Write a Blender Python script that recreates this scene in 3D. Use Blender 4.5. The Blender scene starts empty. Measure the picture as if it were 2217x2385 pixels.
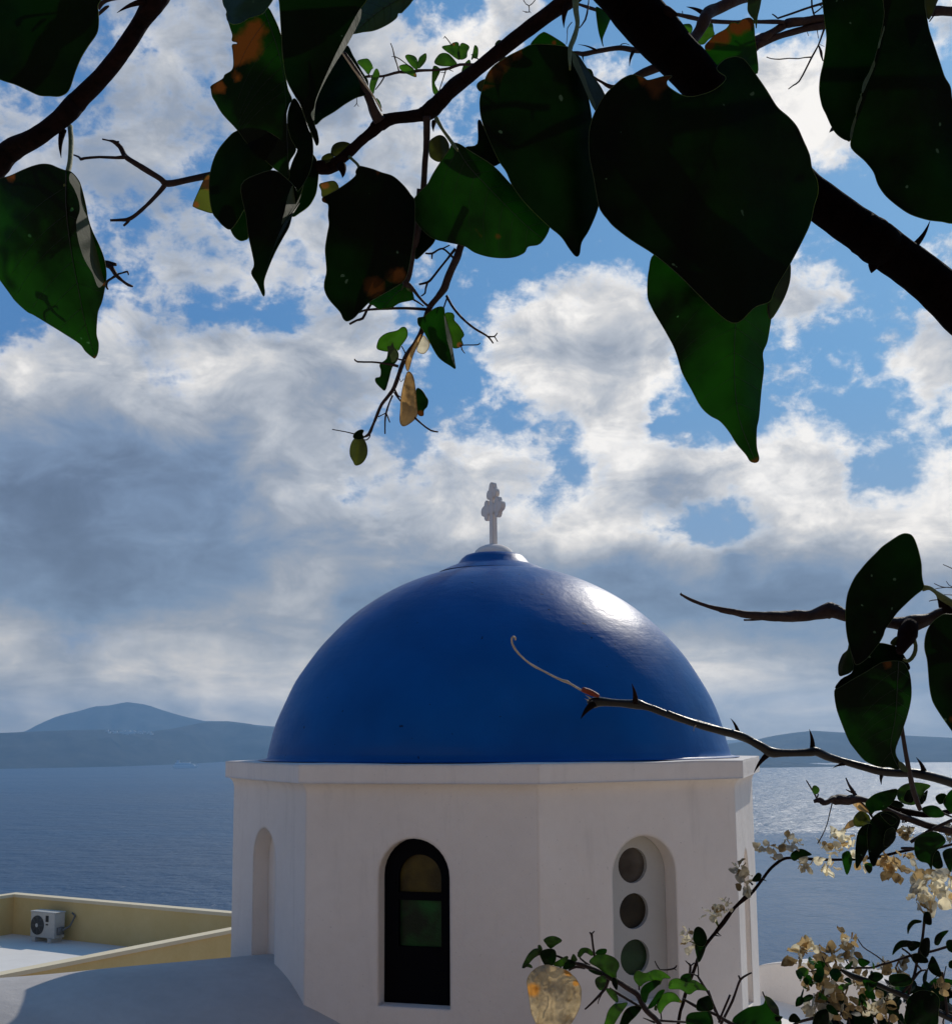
import bpy, bmesh, math, random
from mathutils import Vector, Matrix, noise, geometry
random.seed(7)
S = bpy.context.scene
COL = S.collection
R = math.radians
# ------------------------------------------------------------------ camera
F = 2864.0; CX, EYE = 1108.5, 1716.4
PITCH, ROLL = R(8.0), R(-0.45)
CY = EYE - F * math.tan(PITCH)
cr, sr = math.cos(ROLL), math.sin(ROLL)
_fw = Vector((0, math.cos(PITCH), math.sin(PITCH)))
_up0 = Vector((0, -math.sin(PITCH), math.cos(PITCH)))
_rt0 = Vector((1, 0, 0))
RT = _rt0 * cr + _up0 * sr
UP = _up0 * cr - _rt0 * sr
cd = bpy.data.cameras.new('camera'); cam = bpy.data.objects.new('camera', cd); COL.objects.link(cam)
cam.matrix_world = Matrix((RT, UP, -_fw)).transposed().to_4x4()
cd.sensor_fit = 'VERTICAL'; cd.sensor_height = 36; cd.sensor_width = 36
cd.lens = F / 2385 * 36
cd.shift_x = 0.0; cd.shift_y = -(CY - 1192.5) / 2385 * -1
cd.clip_start = 0.02; cd.clip_end = 60000
S.camera = cam
def ray(px, py):
    return _fw + RT * ((px - CX) / F) - UP * ((py - CY) / F)
def P(px, py, d):
    return ray(px, py) * d
# ------------------------------------------------------------------ light
SUN_EL, SUN_AZ = R(36), R(28)
S.view_settings.view_transform = 'Standard'; S.view_settings.look = 'None'
S.view_settings.exposure = 0.0; S.view_settings.gamma = 1.0
S.render.engine = 'CYCLES'
S.cycles.use_denoising = True
S.cycles.max_bounces = 8; S.cycles.transmission_bounces = 4; S.cycles.volume_bounces = 0
S.cycles.sample_clamp_indirect = 6
sl = bpy.data.lights.new('sun', 'SUN'); so = bpy.data.objects.new('sun', sl); COL.objects.link(so)
sl.energy = 2.7; sl.angle = R(0.5); sl.color = (1.0, 0.93, 0.82)
sdir = Vector((math.sin(SUN_AZ) * math.cos(SUN_EL), math.cos(SUN_AZ) * math.cos(SUN_EL), math.sin(SUN_EL)))
so.rotation_euler = (-sdir).to_track_quat('-Z', 'Y').to_euler()
# ------------------------------------------------------------------ node helper
class NT:
    def __init__(s, t): s.t = t; s.n = t.nodes; s.l = t.links
    def new(s, typ, **k):
        n = s.n.new(typ)
        for a, b in k.items(): setattr(n, a, b)
        return n
    def link(s, a, b): s.l.new(a, b)
    def m(s, op, a, b=None, c=None, clamp=False):
        n = s.n.new('ShaderNodeMath'); n.operation = op; n.use_clamp = clamp
        for i, v in enumerate((a, b, c)):
            if v is None: continue
            if isinstance(v, (int, float)): n.inputs[i].default_value = v
            else: s.l.new(v, n.inputs[i])
        return n.outputs[0]
    def vm(s, op, a, b=None):
        n = s.n.new('ShaderNodeVectorMath'); n.operation = op
        for i, v in enumerate((a, b)):
            if v is None: continue
            if isinstance(v, (tuple, list)): n.inputs[i].default_value = v
            else: s.l.new(v, n.inputs[i])
        return n.outputs['Value'] if op in ('LENGTH', 'DOT_PRODUCT') else n.outputs[0]
    def noise(s, vec, scale, detail=6, rough=0.55, dist=0.0, dim='3D'):
        n = s.n.new('ShaderNodeTexNoise'); n.noise_dimensions = dim
        n.inputs['Scale'].default_value = scale; n.inputs['Detail'].default_value = detail
        n.inputs['Roughness'].default_value = rough; n.inputs['Distortion'].default_value = dist
        if vec is not None: s.l.new(vec, n.inputs['Vector'])
        return n
    def ramp(s, fac, stops, interp='LINEAR'):
        n = s.n.new('ShaderNodeValToRGB'); n.color_ramp.interpolation = interp
        e = n.color_ramp.elements
        while len(e) < len(stops): e.new(0.5)
        for k, (p, c) in enumerate(stops):
            e[k].position = p; e[k].color = (c[0], c[1], c[2], 1) if not isinstance(c, (int, float)) else (c, c, c, 1)
        s.l.new(fac, n.inputs[0]); return n.outputs[0]
    def mix(s, f, a, b, blend='MIX'):
        n = s.n.new('ShaderNodeMix'); n.data_type = 'RGBA'; n.blend_type = blend
        for key, v in ((0, f), (6, a), (7, b)):
            if isinstance(v, (int, float)): n.inputs[key].default_value = v
            elif isinstance(v, (tuple, list)): n.inputs[key].default_value = (v[0], v[1], v[2], 1)
            else: s.l.new(v, n.inputs[key])
        return n.outputs[2]
    def comb(s, x, y, z):
        n = s.n.new('ShaderNodeCombineXYZ')
        for i, v in enumerate((x, y, z)):
            if isinstance(v, (int, float)): n.inputs[i].default_value = v
            else: s.l.new(v, n.inputs[i])
        return n.outputs[0]
# ------------------------------------------------------------------ sky : Nishita + clouds in direction space
COV = '''5555666666553178111111123347
5555566666665861211113124448
4532676667787664376114998872
5555765667775323421159987513
7556756766655521111257886215
5667741355577621111125422103
5643465366587311111111110011
5436357656764321111111332038
3213667665343324676111894203
1263432325753148899744851158
5878879998863179999842312799
8999839999754227998421553278
9999999999542423596111341223
9999999999663868368999998237
9999999998465973468865886259
9999999999988986995313788899
9999999999999988888888888888
7888888888888888888888888888
7655778867888888888888888888
7877887887777777777777777777
8888888888888888888888888888
8888888888888888888888888888'''.split()
BRI = '''5555555555566887777778888889
5555555566677887777778888888
5555665566788887887789999889
5555655566677777777789998888
6555655666677777777788897777
6555555556677777777778877777
5566555566677777777777777777
5556566666677777777777777778
5556766667788888788888998777
6667666666666789987777887785
7777667777777898767888889875
8767777776667889877888888888
4444565566666888798788888888
3333333446677998878887998889
2223333566666877887667888898
2222333455785898998776899998
2222333346554333434563533566
3322333565222222222222222244
8535666545444444566444444444
6767778888666666677887765444
5656767666666666666666666666
5566666666666666666666666666'''.split()
COV = [r[:28].ljust(28, r[-1]) for r in COV]; BRI = [r[:28].ljust(28, r[-1]) for r in BRI]
def samp(g, x, y):
    x = min(max(x / 82.1, 0), 26.999); y = min(max(y / 82.0, 0), 20.999)
    i, j = int(x), int(y); a, b = x - i, y - j
    v = lambda J, I: int(g[J][I]) / 9.0
    return (v(j, i) * (1 - a) + v(j, i + 1) * a) * (1 - b) + (v(j + 1, i) * (1 - a) + v(j + 1, i + 1) * a) * b
def dir2px(v):
    d = v.dot(_fw); return CX + v.dot(RT) / d * F, CY - v.dot(UP) / d * F
AZ0, AZ1 = R(-22.5), R(22.5)
NR, NC = 24, 31
EL0, EL1 = R(-0.5), R(37.5)
W = bpy.data.worlds.new('World'); S.world = W; W.use_nodes = True
w = NT(W.node_tree); w.n.clear()
out = w.new('ShaderNodeOutputWorld'); bg = w.new('ShaderNodeBackground'); w.link(bg.outputs[0], out.inputs[0])
sky = w.new('ShaderNodeTexSky'); sky.sky_type = 'NISHITA'; sky.sun_disc = False
sky.sun_elevation = SUN_EL; sky.sun_rotation = SUN_AZ; sky.altitude = 150
sky.air_density = 1.0; sky.dust_density = 1.2; sky.ozone_density = 2.0
tc = w.new('ShaderNodeTexCoord'); D = w.vm('NORMALIZE', tc.outputs['Generated'])
# cloud noise lives on a flat layer seen in perspective
sep = w.new('ShaderNodeSeparateXYZ'); w.link(D, sep.inputs[0])
X, Y, Z = sep.outputs
az = w.m('ARCTAN2', X, Y); el = w.m('ARCSINE', Z)
azs = w.m('MULTIPLY', az, 14.0); els = w.m('MULTIPLY', el, 19.0)
q = w.comb(azs, els, 0.0)
wn = w.noise(q, 0.55, 5, 0.6); wc = w.vm('SUBTRACT', wn.outputs['Color'], (0.5, 0.5, 0.5))
wsep = w.new('ShaderNodeSeparateXYZ'); w.link(wc, wsep.inputs[0])
wn2 = w.noise(q, 2.4, 4, 0.6); wc2 = w.vm('SUBTRACT', wn2.outputs['Color'], (0.5, 0.5, 0.5))
wsep2 = w.new('ShaderNodeSeparateXYZ'); w.link(wc2, wsep2.inputs[0])
azw = w.m('ADD', az, w.m('ADD', w.m('MULTIPLY', wsep.outputs[0], R(2.0)), w.m('MULTIPLY', wsep2.outputs[0], R(1.5))))
elw = w.m('ADD', el, w.m('ADD', w.m('MULTIPLY', wsep.outputs[1], R(1.2)), w.m('MULTIPLY', wsep2.outputs[1], R(1.0))))
ufac = w.m('DIVIDE', w.m('SUBTRACT', azw, AZ0), AZ1 - AZ0)
vpos = w.m('MULTIPLY', w.m('DIVIDE', w.m('SUBTRACT', elw, EL0), EL1 - EL0), float(NR - 1))
acc = None
for j in range(NR):
    e = EL0 + (EL1 - EL0) * j / (NR - 1)
    stops = []
    for i in range(NC):
        a = AZ0 + (AZ1 - AZ0) * i / (NC - 1)
        v = Vector((math.sin(a) * math.cos(e), math.cos(a) * math.cos(e), math.sin(e)))
        px, py = dir2px(v)
        stops.append((i / (NC - 1), (samp(COV, px, py), samp(BRI, px, py), 0)))
    c = w.ramp(ufac, stops, 'EASE')
    hat = w.m('SUBTRACT', 1.0, w.m('ABSOLUTE', w.m('SUBTRACT', vpos, float(j))), clamp=True)
    if j == 0: hat = w.m('MAXIMUM', hat, w.m('LESS_THAN', vpos, 0.0))
    sc_ = w.new('ShaderNodeVectorMath'); sc_.operation = 'SCALE'; w.link(c, sc_.inputs[0]); w.link(hat, sc_.inputs[3])
    acc = sc_.outputs[0] if acc is None else w.vm('ADD', acc, sc_.outputs[0])
asep = w.new('ShaderNodeSeparateXYZ'); w.link(acc, asep.inputs[0])
# the traced part of the sky fades into plain noise cloud elsewhere
inside = w.m('MULTIPLY', w.m('SUBTRACT', 1.0, w.m('SMOOTH_MAX', w.m('DIVIDE', w.m('SUBTRACT', w.m('ABSOLUTE', az), R(21)), R(6)), 0.0, 0.01), clamp=True),
             w.m('SUBTRACT', 1.0, w.m('DIVIDE', w.m('SUBTRACT', el, R(34)), R(3.5)), clamp=True), clamp=True)
inside = w.m('MINIMUM', inside, w.m('DIVIDE', w.m('SUBTRACT', R(37.4), el), R(3.0), clamp=True), clamp=True)
far = w.noise(D, 2.2, 6, 0.6, 0.4)
farc = w.m('MULTIPLY', w.m('SUBTRACT', far.outputs[0], 0.52), 4.0, clamp=True)
cov = w.m('ADD', w.m('MULTIPLY', asep.outputs[0], inside), w.m('MULTIPLY', farc, w.m('SUBTRACT', 1.0, inside)))
bri = w.m('ADD', w.m('MULTIPLY', asep.outputs[1], inside), w.m('MULTIPLY', w.m('SUBTRACT', 1.0, inside), 0.5))
det = w.noise(q, 1.5, 9, 0.62, 0.25); det2 = w.noise(q, 4.2, 7, 0.6, 0.2)
dd = w.m('ADD', w.m('MULTIPLY', w.m('SUBTRACT', det.outputs[0], 0.5), 1.15), w.m('MULTIPLY', w.m('SUBTRACT', det2.outputs[0], 0.5), 0.85))
# less ragged low down, where it is one grey bank
soft = w.m('ADD', 0.55, w.m('MULTIPLY', w.m('DIVIDE', el, R(12), clamp=True), 0.45))
dd = w.m('MULTIPLY', dd, soft)
cfac = w.m('ADD', cov, w.m('MULTIPLY', dd, w.m('SUBTRACT', 1.15, w.m('MULTIPLY', cov, 0.65))))
mr = w.new('ShaderNodeMapRange'); mr.interpolation_type = 'SMOOTHSTEP'; w.link(cfac, mr.inputs[0])
mr.inputs[1].default_value = 0.33; mr.inputs[2].default_value = 0.77
cf = mr.outputs[0]
det3 = w.noise(w.comb(w.m('MULTIPLY', azs, 0.8), w.m('ADD', els, 7.3), 2.0), 1.35, 6, 0.58, 0.5)
det4 = w.noise(w.comb(w.m('MULTIPLY', azs, 0.62), w.m('MULTIPLY', els, 1.5), 5.0), 1.3, 6, 0.60, 0.5)
lowm = w.m('SUBTRACT', 1.0, w.m('DIVIDE', w.m('SUBTRACT', el, R(3.0)), R(6.0), clamp=True))
patch = w.m('ADD', w.m('MULTIPLY', w.m('SUBTRACT', det3.outputs[0], 0.53), w.m('MULTIPLY', w.m('SUBTRACT', 1.0, lowm), 1.15)), w.m('MULTIPLY', w.m('SUBTRACT', det4.outputs[0], 0.5), w.m('MULTIPLY', lowm, 0.95)))
bb = w.m('ADD', w.m('ADD', bri, w.m('MULTIPLY', patch, w.m('ADD', 0.50, w.m('MULTIPLY', bri, 0.45)))), w.m('MULTIPLY', dd, w.m('ADD', 0.10, w.m('MULTIPLY', bri, 0.26))), clamp=True)
bb = w.m('ADD', bb, w.m('MULTIPLY', w.m('MULTIPLY', cf, w.m('SUBTRACT', 1.0, cf)), 0.7))
bb = w.m('SUBTRACT', bb, w.m('MULTIPLY', w.m('SUBTRACT', cfac, 0.95, clamp=True), w.m('MULTIPLY', w.m('SUBTRACT', 1.0, lowm), 0.55)), clamp=True)
ccol = w.ramp(bb, [(0.0, (1.05, 1.45, 2.15)), (0.18, (1.45, 2.0, 3.0)), (0.36, (2.05, 2.85, 4.2)), (0.55, (3.35, 3.75, 4.45)), (0.70, (4.9, 5.2, 5.7)), (0.84, (7.0, 6.95, 6.95)), (1.0, (9.8, 9.5, 9.1))])
ccol = w.mix(w.m('MULTIPLY', w.m('SUBTRACT', 1.0, w.m('DIVIDE', el, R(11), clamp=True)), 0.9), ccol, w.mix(1.0, ccol, (1.16, 1.05, 0.88), 'MULTIPLY'))
# blue, deeper on the left, paler towards the sun and the horizon
hz = w.m('SUBTRACT', 1.0, w.m('DIVIDE', el, R(16), clamp=True))
blue = w.mix(w.m('ADD', 0.35, w.m('MULTIPLY', az, 1.1), clamp=True), (0.70, 2.1, 4.7), (1.4, 3.65, 6.4))
nish = w.mix(1.0, sky.outputs[0], (0.62, 0.80, 1.0), 'MULTIPLY')
blue = w.mix(0.88, nish, blue)
blue = w.mix(w.m('MULTIPLY', hz, 0.75), blue, (3.6, 3.8, 4.2))
# behind the camera : plain Nishita
front = w.m('ADD', 0.5, w.m('MULTIPLY', Y, 2.0), clamp=True)
blue = w.mix(front, nish, blue)
skyc = w.mix(cf, blue, ccol)
# below the horizon
skyc = w.mix(w.m('MULTIPLY', w.m('LESS_THAN', Z, -0.004), 1.0), skyc, (1.2, 1.4, 1.7))
w.link(skyc, bg.inputs[0]); bg.inputs[1].default_value = 0.1
W.cycles.sampling_method = 'MANUAL'; W.cycles.sample_map_resolution = 512
# ------------------------------------------------------------------ object helpers
def tag(o, label=None, cat=None, group=None, kind=None):
    if label: o['label'] = label
    if cat: o['category'] = cat
    if group: o['group'] = group
    if kind: o['kind'] = kind
    return o
def empty(name, loc, label, cat, group=None):
    o = bpy.data.objects.new(name, None); COL.objects.link(o); o.location = loc; o.empty_display_size = 0.1
    return tag(o, label, cat, group)
def link(name, me, mats, parent=None, smooth=True):
    o = bpy.data.objects.new(name, me); COL.objects.link(o)
    for m_ in (mats if isinstance(mats, (list, tuple)) else [mats]): me.materials.append(m_)
    if smooth:
        for p in me.polygons: p.use_smooth = True
    if parent is not None:
        o.parent = parent
        g = Vector((0, 0, 0)); pp = parent
        while pp is not None: g += pp.location; pp = pp.parent
        me.transform(Matrix.Translation(-g))      # all geometry is written in world space
    return o
class MB:
    def __init__(s): s.v = []; s.f = []; s.mi = []
    def add(s, vs, fs, mi=0):
        o = len(s.v); s.v += [Vector(a) for a in vs]; s.f += [[i + o for i in f] for f in fs]; s.mi += [mi] * len(fs)
    def box(s, c, size, ax=None, mi=0):
        x, y, z = ax if ax else (Vector((1, 0, 0)), Vector((0, 1, 0)), Vector((0, 0, 1)))
        c = Vector(c); a, b, h = [k / 2 for k in size]
        vs = [c + x * (i * a) + y * (j * b) + z * (k * h) for k in (-1, 1) for j in (-1, 1) for i in (-1, 1)]
        s.add(vs, [(0, 2, 3, 1), (4, 5, 7, 6), (0, 1, 5, 4), (2, 6, 7, 3), (0, 4, 6, 2), (1, 3, 7, 5)], mi)
    def tube(s, pts, rad, n=8, mi=0, cap=True, wob=0.0, seed=0.0):
        pts = [Vector(p) for p in pts]; k = len(pts); rings = []
        t0 = (pts[1] - pts[0]).normalized(); ref = t0.orthogonal().normalized()
        for i, p in enumerate(pts):
            t = (pts[min(i + 1, k - 1)] - pts[max(i - 1, 0)])
            t = t.normalized() if t.length > 1e-9 else t0
            ref = (ref - t * ref.dot(t)); ref = ref.normalized() if ref.length > 1e-6 else t.orthogonal().normalized()
            b = t.cross(ref); r = rad[i] if isinstance(rad, (list, tuple)) else rad
            ring = []
            for a in range(n):
                th = 2 * math.pi * a / n
                rr = r * (1 + wob * noise.noise(Vector((math.cos(th) * 1.3, math.sin(th) * 1.3 + seed, i * 0.22)))) if wob else r
                ring.append(p + (ref * math.cos(th) + b * math.sin(th)) * rr)
            rings.append(ring)
        vs = [v for r_ in rings for v in r_]; fs = []
        for i in range(k - 1):
            for a in range(n):
                fs.append((i * n + a, i * n + (a + 1) % n, (i + 1) * n + (a + 1) % n, (i + 1) * n + a))
        if cap: fs += [tuple(reversed(range(n))), tuple((k - 1) * n + a for a in range(n))]
        s.add(vs, fs, mi)
    def lathe(s, prof, c, n=48, mi=0, a0=0.0):
        c = Vector(c); vs = []; fs = []
        for (r, h) in prof:
            for a in range(n):
                th = 2 * math.pi * a / n + a0; vs.append(c + Vector((r * math.sin(th), -r * math.cos(th), h)))
        for i in range(len(prof) - 1):
            for a in range(n):
                fs.append((i * n + a, i * n + (a + 1) % n, (i + 1) * n + (a + 1) % n, (i + 1) * n + a))
        s.add(vs, fs, mi)
    def build(s, name, mats, parent=None, smooth=True):
        me = bpy.data.meshes.new(name); me.from_pydata([tuple(v) for v in s.v], [], s.f)
        me.polygons.foreach_set('material_index', s.mi); me.update()
        return link(name, me, mats, parent, smooth)
# ------------------------------------------------------------------ materials
def mat(name):
    m_ = bpy.data.materials.new(name); m_.use_nodes = True
    t = NT(m_.node_tree); b = t.n['Principled BSDF']; return m_, t, b
def objpos(t): return t.new('ShaderNodeTexCoord').outputs['Object']
def bump(t, b, h, strength, dist, normal=None):
    n = t.new('ShaderNodeBump'); n.inputs['Strength'].default_value = strength; n.inputs['Distance'].default_value = dist
    t.link(h, n.inputs['Height'])
    if normal is not None: t.link(normal, n.inputs['Normal'])
    t.link(n.outputs[0], b.inputs['Normal'])
def plaster(name, c0, c1, rough=0.85, bev=0.0, stain=0.12, bs=0.25, streak=False):
    m_, t, b = mat(name); o = t.new('ShaderNodeNewGeometry').outputs['Position']
    n1 = t.noise(o, 1.3, 6, 0.6, 0.3); n2 = t.noise(o, 14, 5, 0.65)
    f = t.m('ADD', t.m('MULTIPLY', n1.outputs[0], 0.75), t.m('MULTIPLY', n2.outputs[0], 0.25))
    col = t.mix(t.m('MULTIPLY', t.m('SUBTRACT', f, 0.32), 2.6, clamp=True), c0, c1)
    if streak:
        mp = t.new('ShaderNodeMapping'); mp.inputs['Scale'].default_value = (5, 5, 0.6); t.link(o, mp.inputs[0])
        n3 = t.noise(mp.outputs[0], 1.6, 6, 0.65)
        col = t.mix(t.m('MULTIPLY', t.m('SUBTRACT', n3.outputs[0], 0.55), 2.2, clamp=True), col, tuple(k * 0.80 for k in c0))
    n4 = t.noise(o, 55, 2, 0.5)
    col = t.mix(t.m('MULTIPLY', t.m('GREATER_THAN', n4.outputs[0], 0.735), 0.35), col, tuple(k * 0.45 for k in c0))
    t.link(col, b.inputs['Base Color']); b.inputs['Roughness'].default_value = rough
    h = t.m('ADD', t.m('MULTIPLY', n2.outputs[0], 0.6), t.m('MULTIPLY', t.noise(o, 3.2, 3, 0.5).outputs[0], 1.4))
    nn = None
    if bev > 0:
        bv = t.new('ShaderNodeBevel'); bv.samples = 4; bv.inputs['Radius'].default_value = bev; nn = bv.outputs[0]
    bump(t, b, h, bs, 0.02, nn)
    return m_
M = {}
M['white'] = plaster('white_lime_plaster', (0.77, 0.69, 0.615), (0.88, 0.80, 0.72), bev=0.03, streak=True, bs=0.4)
M['vault'] = plaster('grey_white_roof_screed', (0.40, 0.37, 0.345), (0.55, 0.515, 0.48), bev=0.02, bs=0.35)
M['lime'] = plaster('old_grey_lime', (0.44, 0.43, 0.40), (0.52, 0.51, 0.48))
M['yellow'] = plaster('ochre_plaster', (0.66, 0.47, 0.18), (0.75, 0.56, 0.25))
M['ycap'] = plaster('pale_ochre_coping', (0.76, 0.62, 0.40), (0.80, 0.68, 0.46))
M['deck'] = plaster('roof_deck_grey', (0.76, 0.71, 0.64), (0.84, 0.79, 0.72))
M['rock'] = plaster('volcanic_rock', (0.30, 0.23, 0.17), (0.42, 0.33, 0.25), bs=0.8)
M['paving'] = plaster('warm_bounce_paving', (0.62, 0.50, 0.38), (0.72, 0.60, 0.47))
def paint():
    m_, t, b = mat('blue_gloss_paint'); o = t.new('ShaderNodeNewGeometry').outputs['Position']
    n1 = t.noise(o, 1.6, 5, 0.6); n2 = t.noise(o, 9, 5, 0.6); n3 = t.noise(o, 38, 2, 0.5)
    col = t.mix(t.m('MULTIPLY', t.m('SUBTRACT', n1.outputs[0], 0.3), 2.4, clamp=True), (0.0001, 0.062, 0.235), (0.0002, 0.090, 0.325))
    col = t.mix(t.m('GREATER_THAN', t.noise(o, 21, 2, 0.5).outputs[0], 0.745), col, (0.001, 0.016, 0.07))
    t.link(col, b.inputs['Base Color'])
    mpb = t.new('ShaderNodeMapping'); mpb.inputs['Scale'].default_value = (1.5, 1.5, 16); t.link(o, mpb.inputs[0]); nb = t.noise(mpb.outputs[0], 2.2, 5, 0.6)
    b.inputs['Coat Weight'].default_value = 0.07; b.inputs['Coat Roughness'].default_value = 0.12
    rr = t.m('ADD', 0.25, t.m('MULTIPLY', t.m('ADD', n2.outputs[0], nb.outputs[0]), 0.14)); t.link(rr, b.inputs['Roughness'])
    b.inputs['Specular IOR Level'].default_value = 0.12
    h = t.m('ADD', t.m('MULTIPLY', n1.outputs[0], 2.2), t.m('ADD', t.m('MULTIPLY', n2.outputs[0], 0.7), t.m('MULTIPLY', nb.outputs[0], 0.35)))
    bump(t, b, h, 0.13, 0.03)
    return m_
M['blue'] = paint()
def simple(name, col, rough=0.6, spec=0.5, metal=0.0, nz=0.15, sc=20):
    m_, t, b = mat(name); o = t.new('ShaderNodeNewGeometry').outputs['Position']
    n = t.noise(o, sc, 4, 0.6)
    c = t.mix(n.outputs[0], tuple(k * (1 - nz) for k in col), tuple(min(1, k * (1 + nz)) for k in col))
    t.link(c, b.inputs['Base Color']); b.inputs['Roughness'].default_value = rough
    b.inputs['Specular IOR Level'].default_value = spec; b.inputs['Metallic'].default_value = metal
    return m_
def bark(name, c0, c1, sc=420, rough=0.6, spec=0.18, bs=0.6):
    m_, t, b = mat(name); o = t.new('ShaderNodeNewGeometry').outputs['Position']
    n = t.noise(o, sc, 5, 0.65); n2 = t.noise(o, sc * 0.2, 4, 0.6)
    c = t.mix(t.m('MULTIPLY', t.m('SUBTRACT', t.m('ADD', n.outputs[0], n2.outputs[0]), 0.75), 2.0, clamp=True), c0, c1)
    t.link(c, b.inputs['Base Color']); b.inputs['Roughness'].default_value = rough
    b.inputs['Specular IOR Level'].default_value = spec
    bump(t, b, t.m('ADD', n.outputs[0], n2.outputs[0]), bs, 0.0012)
    return m_
M['bark'] = bark('dark_bark', (0.003, 0.0012, 0.001), (0.012, 0.0045, 0.0035), spec=0.06, rough=0.8)
M['stem_gloss'] = bark('glossy_dark_stem', (0.003, 0.002, 0.0012), (0.010, 0.006, 0.003), spec=0.28, rough=0.36, bs=0.25)
M['bark_black'] = bark('black_bark', (0.0010, 0.0006, 0.0006), (0.003, 0.0014, 0.0012), spec=0.02, rough=0.9)
M['bark2'] = bark('brown_twig_bark', (0.012, 0.006, 0.006), (0.030, 0.015, 0.012))
M['pale_twig'] = bark('pale_dry_twig', (0.28, 0.22, 0.16), (0.42, 0.34, 0.25))
M['green_stem'] = bark('green_young_stem', (0.05, 0.07, 0.02), (0.11, 0.12, 0.04))
M['red_sheath'] = bark('red_bark_sheath', (0.12, 0.016, 0.008), (0.22, 0.04, 0.015))
def leafmat(name, top, trans, tf=0.4, rough=0.32, spec=0.5, brown=(0.10, 0.035, 0.008), btrans=(0.24, 0.09, 0.015), nscale=90, bumpd=0.0006):
    m_, t, b = mat(name); o = t.new('ShaderNodeNewGeometry').outputs['Position']
    at = t.new('ShaderNodeAttribute'); at.attribute_name = 'rust'
    n = t.noise(o, nscale, 5, 0.6); n2 = t.noise(o, nscale * 4, 3, 0.6)
    rf = t.m('MULTIPLY', t.m('SUBTRACT', t.m('ADD', at.outputs['Fac'], t.m('MULTIPLY', t.m('SUBTRACT', n2.outputs[0], 0.5), 0.5)), 0.36), 2.6, clamp=True)
    c = t.mix(n.outputs[0], tuple(k * 0.6 for k in top), tuple(k * 1.35 for k in top))
    c = t.mix(rf, c, brown)
    nl = t.noise(o, 16, 3, 0.5, 0.6)
    tcn = t.mix(t.m('MULTIPLY', t.m('SUBTRACT', t.m('ADD', t.m('MULTIPLY', nl.outputs[0], 0.8), t.m('MULTIPLY', n.outputs[0], 0.2)), 0.42), 5.0, clamp=True), tuple(k * 0.12 for k in trans), tuple(k * 1.7 for k in trans))
    spk = t.m('GREATER_THAN', t.noise(o, nscale * 2.5, 1, 0.5).outputs[0], 0.77)
    tcn = t.mix(spk, tcn, tuple(min(1, k * 3.0 + 0.05) for k in trans))
    tcn = t.mix(rf, tcn, btrans)
    t.link(c, b.inputs['Base Color']); b.inputs['Roughness'].default_value = rough; b.inputs['Specular IOR Level'].default_value = spec
    h = t.m('ADD', n.outputs[0], t.m('MULTIPLY', n2.outputs[0], 0.3)); bump(t, b, h, 0.5, bumpd)
    tr = t.new('ShaderNodeBsdfTranslucent'); t.link(tcn, tr.inputs[0])
    mx = t.new('ShaderNodeMixShader'); mx.inputs[0].default_value = tf
    t.link(b.outputs[0], mx.inputs[1]); t.link(tr.outputs[0], mx.inputs[2])
    t.link(mx.outputs[0], t.n['Material Output'].inputs[0])
    return m_
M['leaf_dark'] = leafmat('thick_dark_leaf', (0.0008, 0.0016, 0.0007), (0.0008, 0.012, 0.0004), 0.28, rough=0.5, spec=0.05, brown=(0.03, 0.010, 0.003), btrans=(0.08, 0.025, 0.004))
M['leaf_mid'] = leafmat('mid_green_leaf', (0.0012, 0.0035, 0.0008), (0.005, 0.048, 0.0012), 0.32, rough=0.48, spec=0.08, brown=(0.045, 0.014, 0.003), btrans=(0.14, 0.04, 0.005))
M['leaf_young'] = leafmat('young_green_leaf', (0.010, 0.026, 0.003), (0.035, 0.125, 0.004), 0.45, rough=0.4, spec=0.3, nscale=140)
M['leaf_olive'] = leafmat('olive_leaf', (0.022, 0.028, 0.006), (0.07, 0.085, 0.008), 0.45, spec=0.2, nscale=140)
M['leaf_sheen'] = leafmat('grey_green_glossy_leaf', (0.006, 0.010, 0.004), (0.008, 0.026, 0.004), 0.2, rough=0.45, spec=0.2)
M['leaf_pale'] = leafmat('pale_edge_highlight', (0.045, 0.055, 0.028), (0.05, 0.08, 0.02), 0.3, rough=0.7, spec=0.12)  # pale folded edges; sunlit sheen is put into this colour too
M['leaf_dry'] = leafmat('dry_brown_leaf', (0.26, 0.15, 0.055), (0.55, 0.33, 0.12), 0.5, rough=0.7, spec=0.2, nscale=120)
M['bract'] = leafmat('cream_bract', (0.62, 0.56, 0.43), (0.72, 0.64, 0.44), 0.5, rough=0.75, spec=0.15, nscale=110, brown=(0.33, 0.13, 0.03), btrans=(0.75, 0.33, 0.06))
M['dry_bract'] = leafmat('dry_cream_bract', (0.52, 0.42, 0.27), (0.60, 0.45, 0.24), 0.40, rough=0.75, spec=0.15, nscale=150, brown=(0.36, 0.15, 0.03), btrans=(0.75, 0.33, 0.06))
M['bract_tan'] = leafmat('withered_tan_bract', (0.30, 0.21, 0.10), (0.42, 0.29, 0.13), 0.45, rough=0.75, spec=0.15, nscale=110)
M['rim'] = leafmat('leaf_rim_light', (0.02, 0.035, 0.006), (0.20, 0.27, 0.02), 0.5, rough=0.5)  # rim light on leaf edges, put into a brighter translucent colour
M['vein'] = leafmat('leaf_vein', (0.0015, 0.003, 0.0006), (0.004, 0.018, 0.001), 0.3, rough=0.5)
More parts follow.
